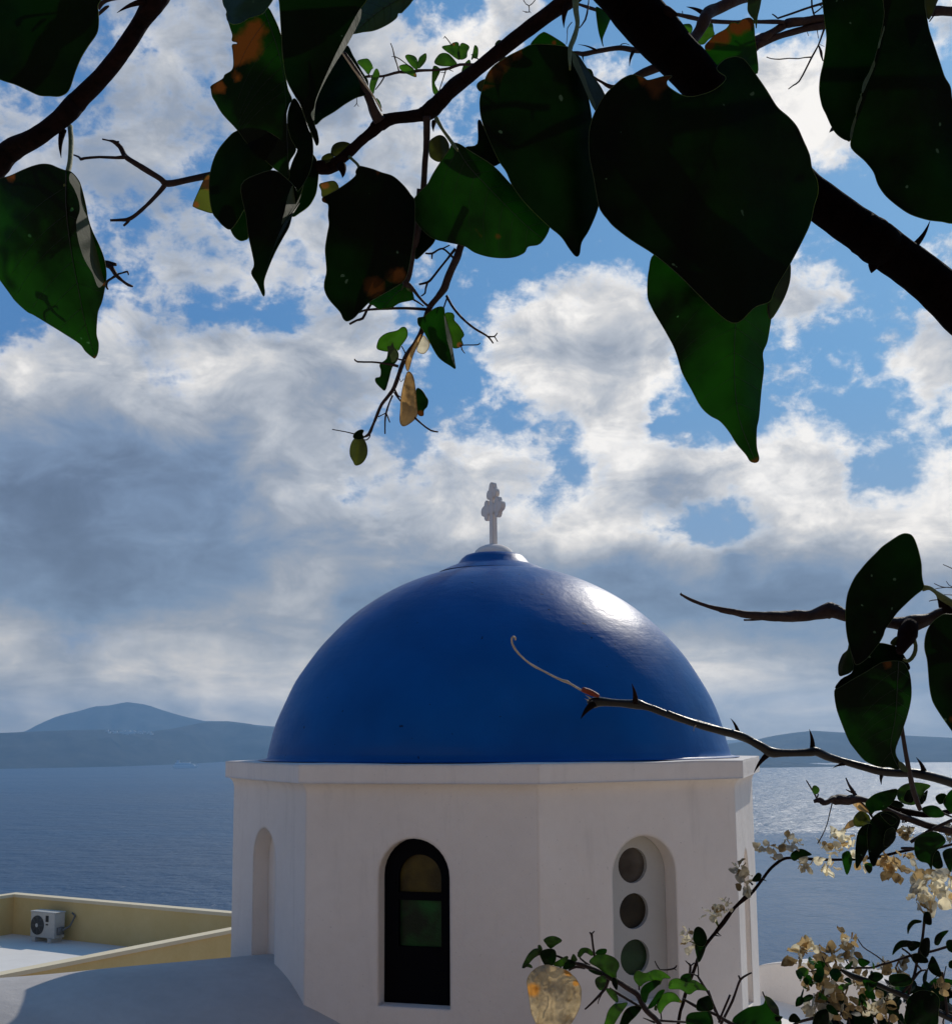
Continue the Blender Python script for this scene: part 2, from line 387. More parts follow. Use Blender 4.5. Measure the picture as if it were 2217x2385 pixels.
# ------------------------------------------------------------------ terrain, sea, islands, haze
def sea():
    m_, t, b = mat('sea_water'); o = t.new('ShaderNodeNewGeometry').outputs['Position']
    n1 = t.noise(o, 0.05, 6, 0.62); n2 = t.noise(o, 0.22, 5, 0.6); n5 = t.noise(o, 0.018, 3, 0.6)
    mp = t.new('ShaderNodeMapping'); mp.inputs['Scale'].default_value = (0.35, 1.5, 1); t.link(o, mp.inputs[0])
    n3 = t.noise(mp.outputs[0], 0.0022, 6, 0.62, 0.4)
    c = t.mix(t.m('MULTIPLY', t.m('SUBTRACT', n3.outputs[0], 0.35), 3.0, clamp=True), (0.0015, 0.030, 0.080), (0.003, 0.048, 0.115))
    t.link(c, b.inputs['Base Color'])
    b.inputs['IOR'].default_value = 1.33; b.inputs['Specular IOR Level'].default_value = 0.75
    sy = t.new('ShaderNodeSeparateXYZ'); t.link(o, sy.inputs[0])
    # cloud shadow imitated : near water smoother so it loses glitter, with streaky borders
    sunlit = t.m('DIVIDE', t.m('SUBTRACT', t.m('ADD', sy.outputs[1], t.m('MULTIPLY', t.m('SUBTRACT', n3.outputs[0], 0.5), 1500.0)), 1500.0), 700.0, clamp=True)
    sunlit = t.m('MAXIMUM', sunlit, t.m('DIVIDE', t.m('SUBTRACT', 300.0, sy.outputs[0]), 400.0, clamp=True))
    r = t.m('ADD', 0.09, t.m('MULTIPLY', sunlit, t.m('ADD', 0.20, t.m('MULTIPLY', n3.outputs[0], 0.20)))); t.link(r, b.inputs['Roughness'])
    h = t.m('MULTIPLY', t.m('ADD', t.m('MULTIPLY', n5.outputs[0], 3.0), t.m('ADD', n1.outputs[0], t.m('MULTIPLY', n2.outputs[0], 0.35))), t.m('ADD', 0.22, t.m('MULTIPLY', sunlit, 0.95))); bump(t, b, h, 1.0, 3.0)
    return m_
SEA_Z = -150.0
g = MB(); n = 8
g.add([(-10900, -10900, SEA_Z), (10900, -10900, SEA_Z), (10900, 10900, SEA_Z), (-10900, 10900, SEA_Z)], [(0, 1, 2, 3)])
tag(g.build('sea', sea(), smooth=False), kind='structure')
def hillmat():
    m_, t, b = mat('island_ground'); o = t.new('ShaderNodeNewGeometry').outputs['Position']
    n1 = t.noise(o, 0.004, 7, 0.65, 0.5); n2 = t.noise(o, 0.03, 4, 0.6)
    f = t.m('ADD', t.m('MULTIPLY', n1.outputs[0], 0.7), t.m('MULTIPLY', n2.outputs[0], 0.3))
    c = t.mix(t.m('MULTIPLY', t.m('SUBTRACT', f, 0.35), 3.0, clamp=True), (0.008, 0.014, 0.018), (0.075, 0.07, 0.06))
    t.link(c, b.inputs['Base Color']); b.inputs['Roughness'].default_value = 1.0; b.inputs['Specular IOR Level'].default_value = 0.1
    return m_
M['hill'] = hillmat()
def groundpt(px, py, z):
    v = ray(px, py); return v * (z / v.z)
def island(ridge, shore, deep, seed, lead=500.0, step=14):
    """ridge: [(px,py)] skyline; shore: py of the waterline as [(px,py)]; a solid ridge with a sloping front and back"""
    def ip(a, x):
        if x <= a[0][0]: return a[0][1]
        for (x0, y0), (x1, y1) in zip(a, a[1:]):
            if x <= x1: return y0 + (y1 - y0) * (x - x0) / (x1 - x0)
        return a[-1][1]
    mb = MB(); x0, x1 = ridge[0][0], ridge[-1][0]; cols = int((x1 - x0) / step) + 1; rows = 22
    vs = []
    for i in range(cols):
        px = x0 + (x1 - x0) * i / (cols - 1)
        s = groundpt(px, ip(shore, px), SEA_Z); sd = math.hypot(s.x, s.y); u = Vector((s.x, s.y, 0)).normalized()
        v = ray(px, ip(ridge, px)); hd = math.hypot(v.x, v.y)
        D1 = sd + deep; H = v.z / hd * D1 - SEA_Z
        for j in range(rows):
            t = j / (rows - 1)
            if t <= 0.62:
                a = t / 0.62; d = sd + deep * a; hh = H * (a ** 0.85)
                nz = noise.fractal(Vector((px * 0.02, a * 3 + seed, seed)), 0.9, 2.0, 5) * 0.22 * math.sin(a * math.pi)
                hh *= 1 + nz
                d += noise.fractal(Vector((px * 0.03, a * 2, seed + 4)), 0.9, 2.0, 4) * 60 * math.sin(a * math.pi)
            else:
                a = (t - 0.62) / 0.38; d = sd + deep * (1 + 0.8 * a); hh = H * (1 - a)
            p = u * d; vs.append((p.x, p.y, SEA_Z - 2 + max(0.0, hh + 2 if j else 0.0)))
    fs = [(i * rows + j, (i + 1) * rows + j, (i + 1) * rows + j + 1, i * rows + j + 1) for i in range(cols - 1) for j in range(rows - 1)]
    mb.add(vs, fs); return tag(mb.build('hills', M['hill']), kind='structure')
# far peak, then the long cliff in front of it
island([(-60, 1709), (0, 1708), (57, 1704), (83, 1689), (120, 1672), (144, 1664), (180, 1656), (216, 1645), (246, 1643.6), (270, 1639), (288, 1635), (310, 1637), (341, 1642), (379, 1655), (424, 1668), (473, 1679), (530, 1680), (560, 1685), (700, 1698)],
       [(-60, 1770), (700, 1762)], 1800, 3.1)
island([(-760, 1716), (-300, 1700), (0, 1707), (150, 1701), (250, 1699), (330, 1706), (400, 1697), (473, 1682), (530, 1679.5), (583, 1686), (606, 1693), (651, 1695), (900, 1712), (1200, 1708), (1330, 1735), (1400, 1758), (1480, 1774)],
       [(-760, 1802), (0, 1791), (265, 1785.6), (420, 1780), (525, 1774), (1000, 1776), (1480, 1776)], 900, 9.4)
island([(1340, 1778), (1420, 1764), (1500, 1748), (1600, 1738), (1687, 1734), (1740, 1726), (1766, 1722), (1800, 1714), (1846, 1707), (1896, 1701.6), (1947, 1705), (2030, 1709), (2113, 1713), (2217, 1718), (2400, 1722), (2600, 1712), (3000, 1722)],
       [(1340, 1781), (1500, 1780), (2113, 1776), (3000, 1772)], 1300, 5.2)
island([(1540, 1785), (1640, 1774), (1700, 1771), (1760, 1770), (1830, 1773), (1900, 1779), (1960, 1784)],
       [(1540, 1791), (1960, 1786)], 260, 1.7, step=8)
# whitewashed village on the far cliff top
vm_ = MB(); rv = random.Random(3)
for k in range(70):
    px = rv.gauss(306, 13) if k < 45 else rv.uniform(250, 360); py = 1706.5 + rv.gauss(0, 1.6) + (px - 306) * 0.02
    p = P(px, py, 7500.0); vm_.box(p, (rv.uniform(9, 20), 10, rv.uniform(5, 10)))
tag(vm_.build('village', simple('far_white_houses', (0.75, 0.73, 0.70)), smooth=False), 'tiny white village strung along the far island cliff top', 'village', kind='stuff')
# our own cliff : ground falls from the terrace to the sea
gm = MB(); xs = [-400 + 20 * i for i in range(41)]
prof = [(-60, 22), (-25, 12), (-12, 5), (-8, -0.2), (-7, -1.62), (4.6, -1.64), (5.0, -5.2), (12, -6.5), (22, -10), (34, -15), (38, -22), (60, -50), (110, -120), (160, -152)]  # hill rising behind the camera, unseen, added for warm bounce light
vs = []
for x in xs:
    for (y, z) in prof:
        k = 0 if -8 < y < 34.5 else 1
        vs.append((x, y + k * 3 * noise.noise(Vector((x * .05, y * .1, 0))), z + k * 1.5 * noise.noise(Vector((x * .06, y * .07, 5)))))
R_ = len(prof); gm.add(vs, [(i * R_ + j, (i + 1) * R_ + j, (i + 1) * R_ + j + 1, i * R_ + j + 1) for i in range(len(xs) - 1) for j in range(R_ - 1)])
tag(gm.build('ground', M['rock'], smooth=False), kind='structure')
tm = MB(); tm.box((0, -1.2, -1.72), (60, 11.4, 0.22)); tag(tm.build('terrace', M['paving'], smooth=False), kind='structure')  # pale warm floor, unseen, laid to bounce light onto the drum
# ------------------------------------------------------------------ the church
CXW, CYW = 0.1545, 9.284
PHI0 = R(5.83); RC, RW = 2.0, 1.936
ZT, ZB = -0.161, -0.277
def corner(k, r, z):
    a = PHI0 + k * math.pi / 4; return Vector((CXW + r * math.sin(a), CYW - r * math.cos(a), z))
church = empty('church', (CXW, CYW, -6.0), 'white octagonal chapel drum under a glossy blue dome, in front of the sea', 'church')
class Face:
    """local frame of one face of the drum: k is the left corner"""
    def __init__(s, k):
        s.a, s.b = corner(k, RW, 0), corner(k + 1, RW, 0)
        s.w = (s.b - s.a).length; s.u = (s.b - s.a).normalized(); s.n = s.u.cross(Vector((0, 0, 1))).normalized()
        if s.n.dot(s.a - Vector((CXW, CYW, 0))) < 0: s.n = -s.n
    def at(s, px, py, depth=0.0):
        v = ray(px, py); o = s.a - s.n * depth; t = o.dot(s.n) / v.dot(s.n); p = v * t
        return ((p - s.a).dot(s.u), p.z)
    def w3(s, u, v, d=0.0): return s.a + s.u * u + Vector((0, 0, v)) - s.n * d
def arch(u0, u1, v0, v1, n=16):
    """closed outline, round topped, anticlockwise seen from outside"""
    r = (u1 - u0) / 2; c = (u0 + u1) / 2; vc = v1 - r
    pts = [(u0, v0), (u1, v0)]
    pts += [(c + r * math.cos(math.pi * i / n), vc + r * math.sin(math.pi * i / n)) for i in range(n + 1)]
    return pts
def circ(c, r, n=28): return [(c[0] + r * math.cos(2 * math.pi * i / n), c[1] + r * math.sin(2 * math.pi * i / n)) for i in range(n)]
def plate(mb, fr, outer, holes, d, mi=0):
    pts = list(outer); edges = [(i, (i + 1) % len(outer)) for i in range(len(outer))]
    for h in holes:
        o = len(pts); pts += h; edges += [(o + i, o + (i + 1) % len(h)) for i in range(len(h))]
    r = geometry.delaunay_2d_cdt([Vector(p) for p in pts], edges, [], 0, 1e-6)
    def inside(p, poly):
        c = False; j = len(poly) - 1
        for i in range(len(poly)):
            if (poly[i][1] > p[1]) != (poly[j][1] > p[1]) and p[0] < (poly[j][0] - poly[i][0]) * (p[1] - poly[i][1]) / (poly[j][1] - poly[i][1]) + poly[i][0]: c = not c
            j = i
        return c
    fs = []
    for f in r[2]:
        c = sum((r[0][i] for i in f), Vector((0, 0))) / len(f)
        if inside(c, outer) and not any(inside(c, h) for h in holes): fs.append(tuple(f))
    mb.add([fr.w3(p[0], p[1], d) for p in r[0]], fs, mi)
def reveal(mb, fr, loop, d0, d1, mi=0):
    n = len(loop); vs = [fr.w3(p[0], p[1], d0) for p in loop] + [fr.w3(p[0], p[1], d1) for p in loop]
    mb.add(vs, [(i, (i + 1) % n, n + (i + 1) % n, n + i) for i in range(n)], mi)
ZWB = -4.2; ZWT = ZB - 0.075
faces = {k: Face(k) for k in range(-4, 4)}
wall = MB()
holes = {}
fC, fR, fL, fX = faces[-1], faces[0], faces[-2], faces[1]
u0, vb = fC.at(880.7, 2344); u1, _ = fC.at(1048, 2200); _, vt = fC.at(962, 1953)
vb = fC.at(964, 2347)[1]
winC = arch(u0, u1, vb, vt); holes[-1] = [winC]
ru0, _ = fR.at(1428.6, 2150); ru1, _ = fR.at(1576, 2150); rvt = fR.at(1500, 1946)[1]; rvb = fR.at(1500, 2338)[1]
winR = arch(ru0, ru1, rvb, rvt); holes[0] = [winR]
lu0 = fL.at(588, 2150)[0]; lu1 = fL.at(640, 2150)[0]; lvt = fL.at(614, 1927)[1]; lvb = fL.at(614, 2244)[1]
winL = arch(lu0, lu1, lvb, lvt); holes[-2] = [winL]
W0, H0 = lu1 - lu0, 0
xu0 = fX.w / 2 - 0.30; winX = arch(xu0, xu0 + 0.42, -1.84, -0.78); holes[1] = [winX]
for k, f in faces.items():
    hs = holes.get(k, [])
    plate(wall, f, [(0, ZWB), (f.w, ZWB), (f.w, ZWT), (0, ZWT)], hs, 0)
    for h in hs: reveal(wall, f, h, 0, 0.11)
for f, h in ((fL, winL), (fX, winX)): plate(wall, f, h, [], 0.11)
# cove under the cornice
steps = 8
for k in range(-4, 4):
    vs = []
    for i in range(steps + 1):
        a = i / steps * math.pi / 2
        r = RW + (RC - 0.012 - RW) * (1 - math.cos(a)); z = ZWT + (ZB - ZWT) * math.sin(a)
        vs += [corner(k, r, z), corner(k + 1, r, z)]
    wall.add(vs, [(2 * i, 2 * i + 1, 2 * i + 3, 2 * i + 2) for i in range(steps)])
wall.build('drum_wall', M['white'], church, smooth=False)
cn = MB()
def jig(p, s=0.004):
    return p + Vector((0, 0, s * noise.noise(p * 3.0)))
for k in range(-4, 4):
    N_ = 14; vs = []
    for i in range(N_ + 1):
        t = i / N_
        a, b_ = corner(k, RC, 0).lerp(corner(k + 1, RC, 0), t), corner(k, 1.5, 0).lerp(corner(k + 1, 1.5, 0), t)
        wv = 0.006 * noise.noise(a * 2.2)
        vs += [a + Vector((0, 0, ZB)), a + Vector((0, 0, ZT + wv)), b_ + Vector((0, 0, ZT + 0.012))]
    fs = []
    for i in range(N_): fs += [(3 * i, 3 * i + 3, 3 * i + 4, 3 * i + 1), (3 * i + 1, 3 * i + 4, 3 * i + 5, 3 * i + 2)]
    cn.add(vs, fs)
    cn.add([corner(k, RC, ZB), corner(k + 1, RC, ZB), corner(k + 1, RW - .05, ZB), corner(k, RW - .05, ZB)], [(0, 1, 2, 3)])
cn.build('cornice', M['white'], church, smooth=False)
# dome
ZD = ZT - 0.01; RS = 1.727; ZC = ZD - 0.27
dm = MB(); prof = [(1.765, 0.018), (1.735, 0.022)]
for i in range(61):
    a = math.asin((ZD + 0.03 - ZC) / RS) + (math.pi / 2 - math.asin((ZD + 0.03 - ZC) / RS)) * i / 60 * 0.93
    prof.append((RS * math.cos(a), ZC + RS * math.sin(a) - ZD))
N_ = 160; vs = []
for (r, h) in prof:
    for a in range(N_):
        th = 2 * math.pi * a / N_; d = Vector((math.sin(th), -math.cos(th), 0))
        k = 1 + (0.010 * noise.noise(Vector((d.x * 1.8, d.y * 1.8, h * 1.8))) + 0.0035 * noise.noise(Vector((d.x * 6, d.y * 6, h * 6)))) * (1 if h > 0.1 else 0.2)
        vs.append(Vector((CXW, CYW, ZD + h)) + d * r * k)
dm.add(vs, [(i * N_ + a, i * N_ + (a + 1) % N_, (i + 1) * N_ + (a + 1) % N_, (i + 1) * N_ + a) for i in range(len(prof) - 1) for a in range(N_)])
dm.build('dome', M['blue'], church)
C0 = (CXW - 0.02, CYW)
ZK = 1.287 + 0.010
rg = MB(); rg.lathe([(0.42, -0.06), (0.36, -0.03), (0.315, -0.012), (0.275, 0.005), (0.245, 0.045), (0.215, 0.070), (0.19, 0.078), (0.0, 0.079)], (C0[0], C0[1], ZK), 64)
rg.build('dome_collar', M['blue'], church)
cp = MB(); cp.lathe([(0.152, 0.079), (0.148, 0.092), (0.135, 0.112), (0.112, 0.133), (0.08, 0.148), (0.045, 0.156), (0.0, 0.158)], (C0[0], C0[1], ZK), 40)
fin = cp.build('finial', M['white'], church)
# cross : stem and budded arms in one plane turned away from us
crs = MB(); dirc = Vector((math.cos(R(64)), -math.sin(R(64)), 0)); nrm = dirc.cross(Vector((0, 0, 1)))
zc0 = ZK + 0.16; zx = zc0 + 0.275; tilt = 0.02
def slab(pts, th):
    n_ = len(pts); base = Vector((C0[0], C0[1], 0))
    f = lambda p, s: base + dirc * p[0] + Vector((0, 0, p[1])) + nrm * (s * th / 2)
    vs = [f(p, -1) for p in pts] + [f(p, 1) for p in pts]
    crs.add(vs, [tuple(range(n_))] + [tuple(reversed(range(n_, 2 * n_)))] + [(i, n_ + i, n_ + (i + 1) % n_, (i + 1) % n_) for i in range(n_)])
def bud(c, ang, s=1.0):
    """three rounded lobes : side, end, side"""
    pts = []
    for (oc, a0, a1) in (((-0.0, -0.045), -200, 0), ((0.055, 0.0), -85, 85), ((-0.0, 0.045), 0, 200)):
        for i in range(9):
            a = R(a0 + (a1 - a0) * i / 8); x = oc[0] + 0.037 * math.cos(a); y = oc[1] + 0.037 * math.sin(a)
            pts.append((c[0] + s * (x * math.cos(ang) - y * math.sin(ang)), c[1] + s * (x * math.sin(ang) + y * math.cos(ang))))
    return pts
slab([(-0.032, zc0 - 0.02), (0.032, zc0 - 0.02), (0.028, zx + 0.12), (-0.028, zx + 0.12)], 0.034)
slab([(-0.09, zx - 0.035), (0.09, zx - 0.035), (0.09, zx + 0.035), (-0.09, zx + 0.035)], 0.032)
slab(bud((0, zx + 0.115), math.pi / 2, 1.0), 0.030)
slab(bud((0.088, zx), 0, 0.98), 0.030); slab(bud((-0.088, zx), math.pi, 0.98), 0.030)
crs.build('cross', M['white'], church, smooth=False)
# centre window : dark frame, two coloured panes
def win_center():
    fr = MB(); f = fC; d = 0.10
    a0 = f.at(894.7, 2200, d)[0]; b0 = u1 + 0.0; top = vt; bot = f.at(970, 2331, d)[1]
    outer = arch(u0 + 0.001, u1 - 0.001, vb + 0.001, vt - 0.001)
    g0, _ = f.at(928, 2100, d); g1, _ = f.at(1028, 2100, d); gt = f.at(978, 1990, d)[1]; gm_ = f.at(978, 2079, d)[1]; g2 = f.at(978, 2097, d)[1]; g3 = f.at(978, 2206, d)[1]
    up = arch(g0, g1, gm_, gt); lo = [(g0, g3), (g1, g3), (g1, g2), (g0, g2)]
    plate(fr, f, outer, [up, lo], d)
    for h in (up, lo): reveal(fr, f, h, d, d + 0.035)
    o = fr.build('window', M['frame'], church, smooth=False)
    for h, m_ in ((up, M['amber']), (lo, M['green'])):
        pm = MB(); plate(pm, f, h, [], d + 0.034); pm.build('pane', m_, o, smooth=False)
def glass(name, c0, c1, sc=60, grad=None):
    m_, t, b = mat(name); o = t.new('ShaderNodeNewGeometry').outputs['Position']
    n = t.noise(o, sc, 4, 0.6); n2 = t.noise(o, 5.5, 2, 0.5, 0.3)
    c = t.mix(t.m('MULTIPLY', t.m('SUBTRACT', n2.outputs[0], 0.40), 3.2, clamp=True), c0, c1)
    t.link(c, b.inputs['Base Color']); b.inputs['Roughness'].default_value = 0.35; b.inputs['Specular IOR Level'].default_value = 0.25
    bump(t, b, n.outputs[0], 0.8, 0.004); return m_
M['frame'] = simple('black_blue_window_paint', (0.0012, 0.0012, 0.003), 0.6, 0.06)
M['amber'] = glass('amber_glass', (0.035, 0.024, 0.002), (0.11, 0.075, 0.007))
M['green'] = glass('green_glass', (0.001, 0.010, 0.002), (0.002, 0.085, 0.012))
M['brownglass'] = glass('grey_brown_glass', (0.035, 0.025, 0.018), (0.10, 0.085, 0.07), 90)
M['darkglass'] = glass('dark_brown_glass', (0.010, 0.007, 0.004), (0.035, 0.028, 0.012), 90)
M['greenglass'] = glass('bottle_green_glass', (0.006, 0.022, 0.008), (0.016, 0.055, 0.02), 90)
win_center()
pm = MB(); d = 0.11; hs = []
for (px, py) in ((1473, 2015.5), (1476, 2122), (1478.5, 2230)):
    c = fR.at(px, py, d); hs.append(circ(c, 0.108))
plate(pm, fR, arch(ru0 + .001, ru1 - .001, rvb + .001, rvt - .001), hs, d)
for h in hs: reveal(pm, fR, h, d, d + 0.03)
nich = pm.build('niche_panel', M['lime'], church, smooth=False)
for h, m_ in zip(hs, (M['brownglass'], M['darkglass'], M['greenglass'])):
    q_ = MB(); plate(q_, fR, h, [], d + 0.029); q_.build('porthole', m_, nich, smooth=False)
# body below the drum and the left arm's barrel vault
AX = faces[-2].n.copy()
def vault(name, start, axis, length, r, zc, m_, base=-4.4, seg=40, nl=30, span=80):
    mb = MB(); side = axis.cross(Vector((0, 0, 1))); vs = []
    rows = seg + 3
    for i in range(nl + 1):
        p = start + axis * (length * i / nl)
        ring = []
        for j in range(seg + 1):
            a = R(-span + 2 * span * j / seg)
            rr = r * (1 + 0.006 * noise.noise(Vector((i * .3, a * 3, 1.0))))
            ring.append(p + side * (rr * math.sin(a)) + Vector((0, 0, zc - r + rr * math.cos(a))))
        ring = [Vector((ring[0].x, ring[0].y, base))] + ring + [Vector((ring[-1].x, ring[-1].y, base))]
        vs += ring
    fs = [(i * rows + j, (i + 1) * rows + j, (i + 1) * rows + j + 1, i * rows + j + 1) for i in range(nl) for j in range(rows - 1)]
    fs += [tuple(range(rows)), tuple(reversed(range(nl * rows, (nl + 1) * rows)))]
    mb.add(vs, fs); return mb.build(name, m_, church, smooth=False)
ctr = Vector((CXW, CYW, 0))
v1 = vault('roof_vault', ctr + AX * 1.45, AX, 5.6, 1.7, -1.437, M['vault'], span=70)
for p in v1.data.polygons: p.use_smooth = True
# right side : lower vault with a plain gable, and flat roof in front
AX2 = -AX; SD2 = Vector((0.448, -0.894, 0))
g0 = Vector((2.49, 11.38, 0)) + SD2 * 0.86
v2 = vault('gable_wall', g0, Vector((0.894, 0.448, 0)), 0.35, 3.0, -1.917, M['white'], span=18)
fr_ = MB(); fr_.box((2.3, 9.7, -2.50), (2.8, 5.2, 0.40)); fr_.build('flat_roof', M['deck'], church, smooth=False)
bd = MB(); bd.box((CXW, CYW, -3.9), (3.2, 3.2, 3.4)); bd.build('nave_wall', M['white'], church, smooth=False)
# ------------------------------------------------------------------ ochre house with parapet
YH = empty('house', (-7, 24, -11), 'ochre house below the chapel, flat white roof ringed by a low parapet', 'house')
K0 = Vector((-11.149, 30.36, 0)); dA = Vector((0.8573, -0.5148, 0)); dB = Vector((-0.5148, -0.8573, 0))
zp, zr = -3.7, -4.578; T = 0.2
far = MB(); Lf = 9.2; Ls = 11.0
def wallseg(mb, p, q, t, z0, z1, inn):
    a = [p, q, q + inn * t, p + inn * t]
    mb.add([v + Vector((0, 0, z0)) for v in a] + [v + Vector((0, 0, z1)) for v in a], [(3, 2, 1, 0), (4, 5, 6, 7), (0, 1, 5, 4), (1, 2, 6, 5), (2, 3, 7, 6), (3, 0, 4, 7)])
k1 = K0 + dA * Lf
near_start = Vector((-4.8145, 24.477, 0)); nd = Vector((-0.5259, -0.8505, 0))
wallseg(far, K0 - dA * T, K0 + dA * Lf, T, -16, zp, -dB)
wallseg(far, K0 - dA * T, K0 - dA * T + dB * Ls, T, -16, zp, dA)
nq = near_start - nd * 3.2
wallseg(far, nq, nq + nd * 12, T, -16, zp, Vector((nd.y, -nd.x, 0)))
far.build('parapet_wall', M['yellow'], YH, smooth=False)
cpm = MB(); e = 0.03
wallseg(cpm, K0 - dA * (T + e) - dB * (T + e), K0 + dA * Lf - dB * (T + e), T + 2 * e, zp - 0.02, zp + 0.05, dB)
wallseg(cpm, K0 - dA * (T + e) + dB * e, K0 - dA * (T + e) + dB * Ls, T + 2 * e, zp - 0.02, zp + 0.049, dA)
nn_ = Vector((nd.y, -nd.x, 0))
wallseg(cpm, nq - nn_ * e, nq + nd * 12 - nn_ * e, T + 2 * e, zp - 0.02, zp + 0.048, nn_)
cpm.build('coping', M['ycap'], YH, smooth=False)
rf = MB(); a = [K0 - dA * .05, K0 + dA * 7.4, K0 + dA * 7.4 + dB * 10.9, K0 - dA * .05 + dB * 10.9]
rf.add([v + Vector((0, 0, zr)) for v in a] + [v + Vector((0, 0, zr - .2)) for v in a], [(0, 1, 2, 3), (7, 6, 5, 4), (0, 4, 5, 1), (1, 5, 6, 2), (2, 6, 7, 3), (3, 7, 4, 0)])
rf.build('roof', M['deck'], YH, smooth=False)
# air conditioner standing by the parapet
va = ray(141, 2187); nA = Vector((-dA.y, dA.x, 0)); wp = va * (K0.dot(nA) / va.dot(nA)); wp.z = 0
nF = dB.copy(); cc = wp + nF * 0.36 - dA * 0.02
ac = empty('air_conditioner', (cc.x, cc.y, zr), 'white outdoor air conditioner unit standing against the ochre parapet', 'air conditioner')
AXS = (dA, -nF, Vector((0, 0, 1)))
M['acw'] = simple('off_white_enamel', (0.52, 0.50, 0.45), 0.45)
M['black'] = simple('black_plastic', (0.02, 0.02, 0.02), 0.6); M['grey'] = simple('grey_metal', (0.16, 0.16, 0.15), 0.5)
cs = MB(); cs.box(cc + Vector((0, 0, zr + 0.38)), (0.80, 0.30, 0.56), AXS); cs.box(cc + Vector((0, 0, zr + 0.67)), (0.83, 0.33, 0.025), AXS)
cso = cs.build('casing', M['acw'], ac, smooth=False)
bvm = cso.modifiers.new('bevel', 'BEVEL'); bvm.width = 0.012; bvm.segments = 2
fg = MB(); fc = cc - dA * 0.16 + nF * 0.152 + Vector((0, 0, zr + 0.37))
def discv(mb, c, r, th, n=28):
    vs = [c + dA * (r * math.cos(2 * math.pi * i / n)) + Vector((0, 0, r * math.sin(2 * math.pi * i / n))) + nF * s for s in (0, th) for i in range(n)]
    mb.add(vs, [tuple(range(n)), tuple(range(n, 2 * n))] + [(i, (i + 1) % n, n + (i + 1) % n, n + i) for i in range(n)])
discv(fg, fc, 0.215, 0.006); fan = fg.build('fan_opening', M['black'], ac, smooth=False)
gr = MB()
for r in (0.06, 0.09, 0.12, 0.15, 0.18, 0.21):
    gr.tube([fc + nF * 0.016 + dA * (r * math.cos(2 * math.pi * i / 24)) + Vector((0, 0, r * math.sin(2 * math.pi * i / 24))) for i in range(25)], 0.004, 5, cap=False)
for i in range(8):
    a = math.pi * i / 4; gr.tube([fc + nF * 0.018, fc + nF * 0.018 + dA * (0.215 * math.cos(a)) + Vector((0, 0, 0.215 * math.sin(a)))], 0.004, 5)
gr.build('grille', M['grey'], fan, smooth=False)
hb = MB(); discv(hb, fc + nF * 0.02, 0.042, 0.01); hb.build('hub', M['acw'], fan, smooth=False)
lb = MB(); lb.box(cc + dA * 0.155 + nF * 0.153 + Vector((0, 0, zr + 0.53)), (0.10, 0.004, 0.14), AXS); lb.box(cc + dA * 0.155 + nF * 0.153 + Vector((0, 0, zr + 0.40)), (0.08, 0.004, 0.03), AXS)
lb.build('rating_plate', M['black'], ac, smooth=False)
for s in (-1, 1):
    b_ = MB(); b_.box(cc + dA * (0.26 * s) + Vector((0, 0, zr + 0.05)), (0.10, 0.34, 0.10), AXS); b_.build('foot', M['acw'], ac, smooth=False)
pp = MB(); q0 = cc + dA * 0.41 + Vector((0, 0, zr + 0.26))
pp.box(q0 + dA * 0.03, (0.07, 0.16, 0.16), AXS)
pp.tube([q0 + dA * .04, q0 + dA * .14 + Vector((0, 0, .04)), q0 + dA * .17 - nF * .15 + Vector((0, 0, .10)), q0 + dA * .12 - nF * .33 + Vector((0, 0, .3)), q0 + dA * .02 - nF * .33 + Vector((0, 0, .36))], 0.02, 8)
pp.build('pipe', M['grey'], ac)
# ships
def ship(px, py, dist, L, seed, label):
    o = groundpt(px, py, SEA_Z); c = o
    ax = (Vector((1, 0.1, 0)).normalized(), Vector((-0.1, 1, 0)).normalized(), Vector((0, 0, 1)))
    s = empty('cruise_ship', c, label, 'ship')
    h = MB(); w_ = L * 0.14; vs = []
    for z, k in ((-1.5, 0.9), (L * 0.08, 1.0)):
        for (x, y) in ((-.5, -.35), (-.46, -.5), (.30, -.5), (.5, 0), (.30, .5), (-.46, .5), (-.5, .35)):
            vs.append(c + ax[0] * (x * L * k) + ax[1] * (y * w_ * k) + Vector((0, 0, z)))
    h.add(vs, [tuple(reversed(range(7))), tuple(range(7, 14))] + [(i, (i + 1) % 7, 7 + (i + 1) % 7, 7 + i) for i in range(7)])
    h.build('hull', M['shipw'], s, smooth=False)
    for i, (x, l, z, t_) in enumerate(((-.04, .82, .105, .05), (-.06, .72, .15, .04), (-.10, .56, .19, .04))):
        d_ = MB(); d_.box(c + ax[0] * (x * L) + Vector((0, 0, z * L)), (l * L, w_ * (.92 - .1 * i), t_ * L), ax); d_.build('deck_house', M['shipw'] if i != 1 else M['shipd'], s, smooth=False)
    f_ = MB(); f_.box(c + ax[0] * (-.28 * L) + Vector((0, 0, .25 * L)), (.10 * L, w_ * .35, .10 * L), ax); f_.build('funnel', M['shipd'], s, smooth=False)
    m__ = MB(); m__.tube([c + ax[0] * (.2 * L) + Vector((0, 0, .14 * L)), c + ax[0] * (.2 * L) + Vector((0, 0, .24 * L))], L * .008, 6); m__.build('mast', M['shipw'], s)
M['shipw'] = simple('ship_white', (0.95, 0.95, 0.95), 0.6); M['shipd'] = simple('ship_grey_blue', (0.6, 0.62, 0.66), 0.6)  # grey-blue for the middle deck house and the funnel
ship(432, 1789, 6700, 135, 1, 'pale cruise ship on the water below the far island peak')
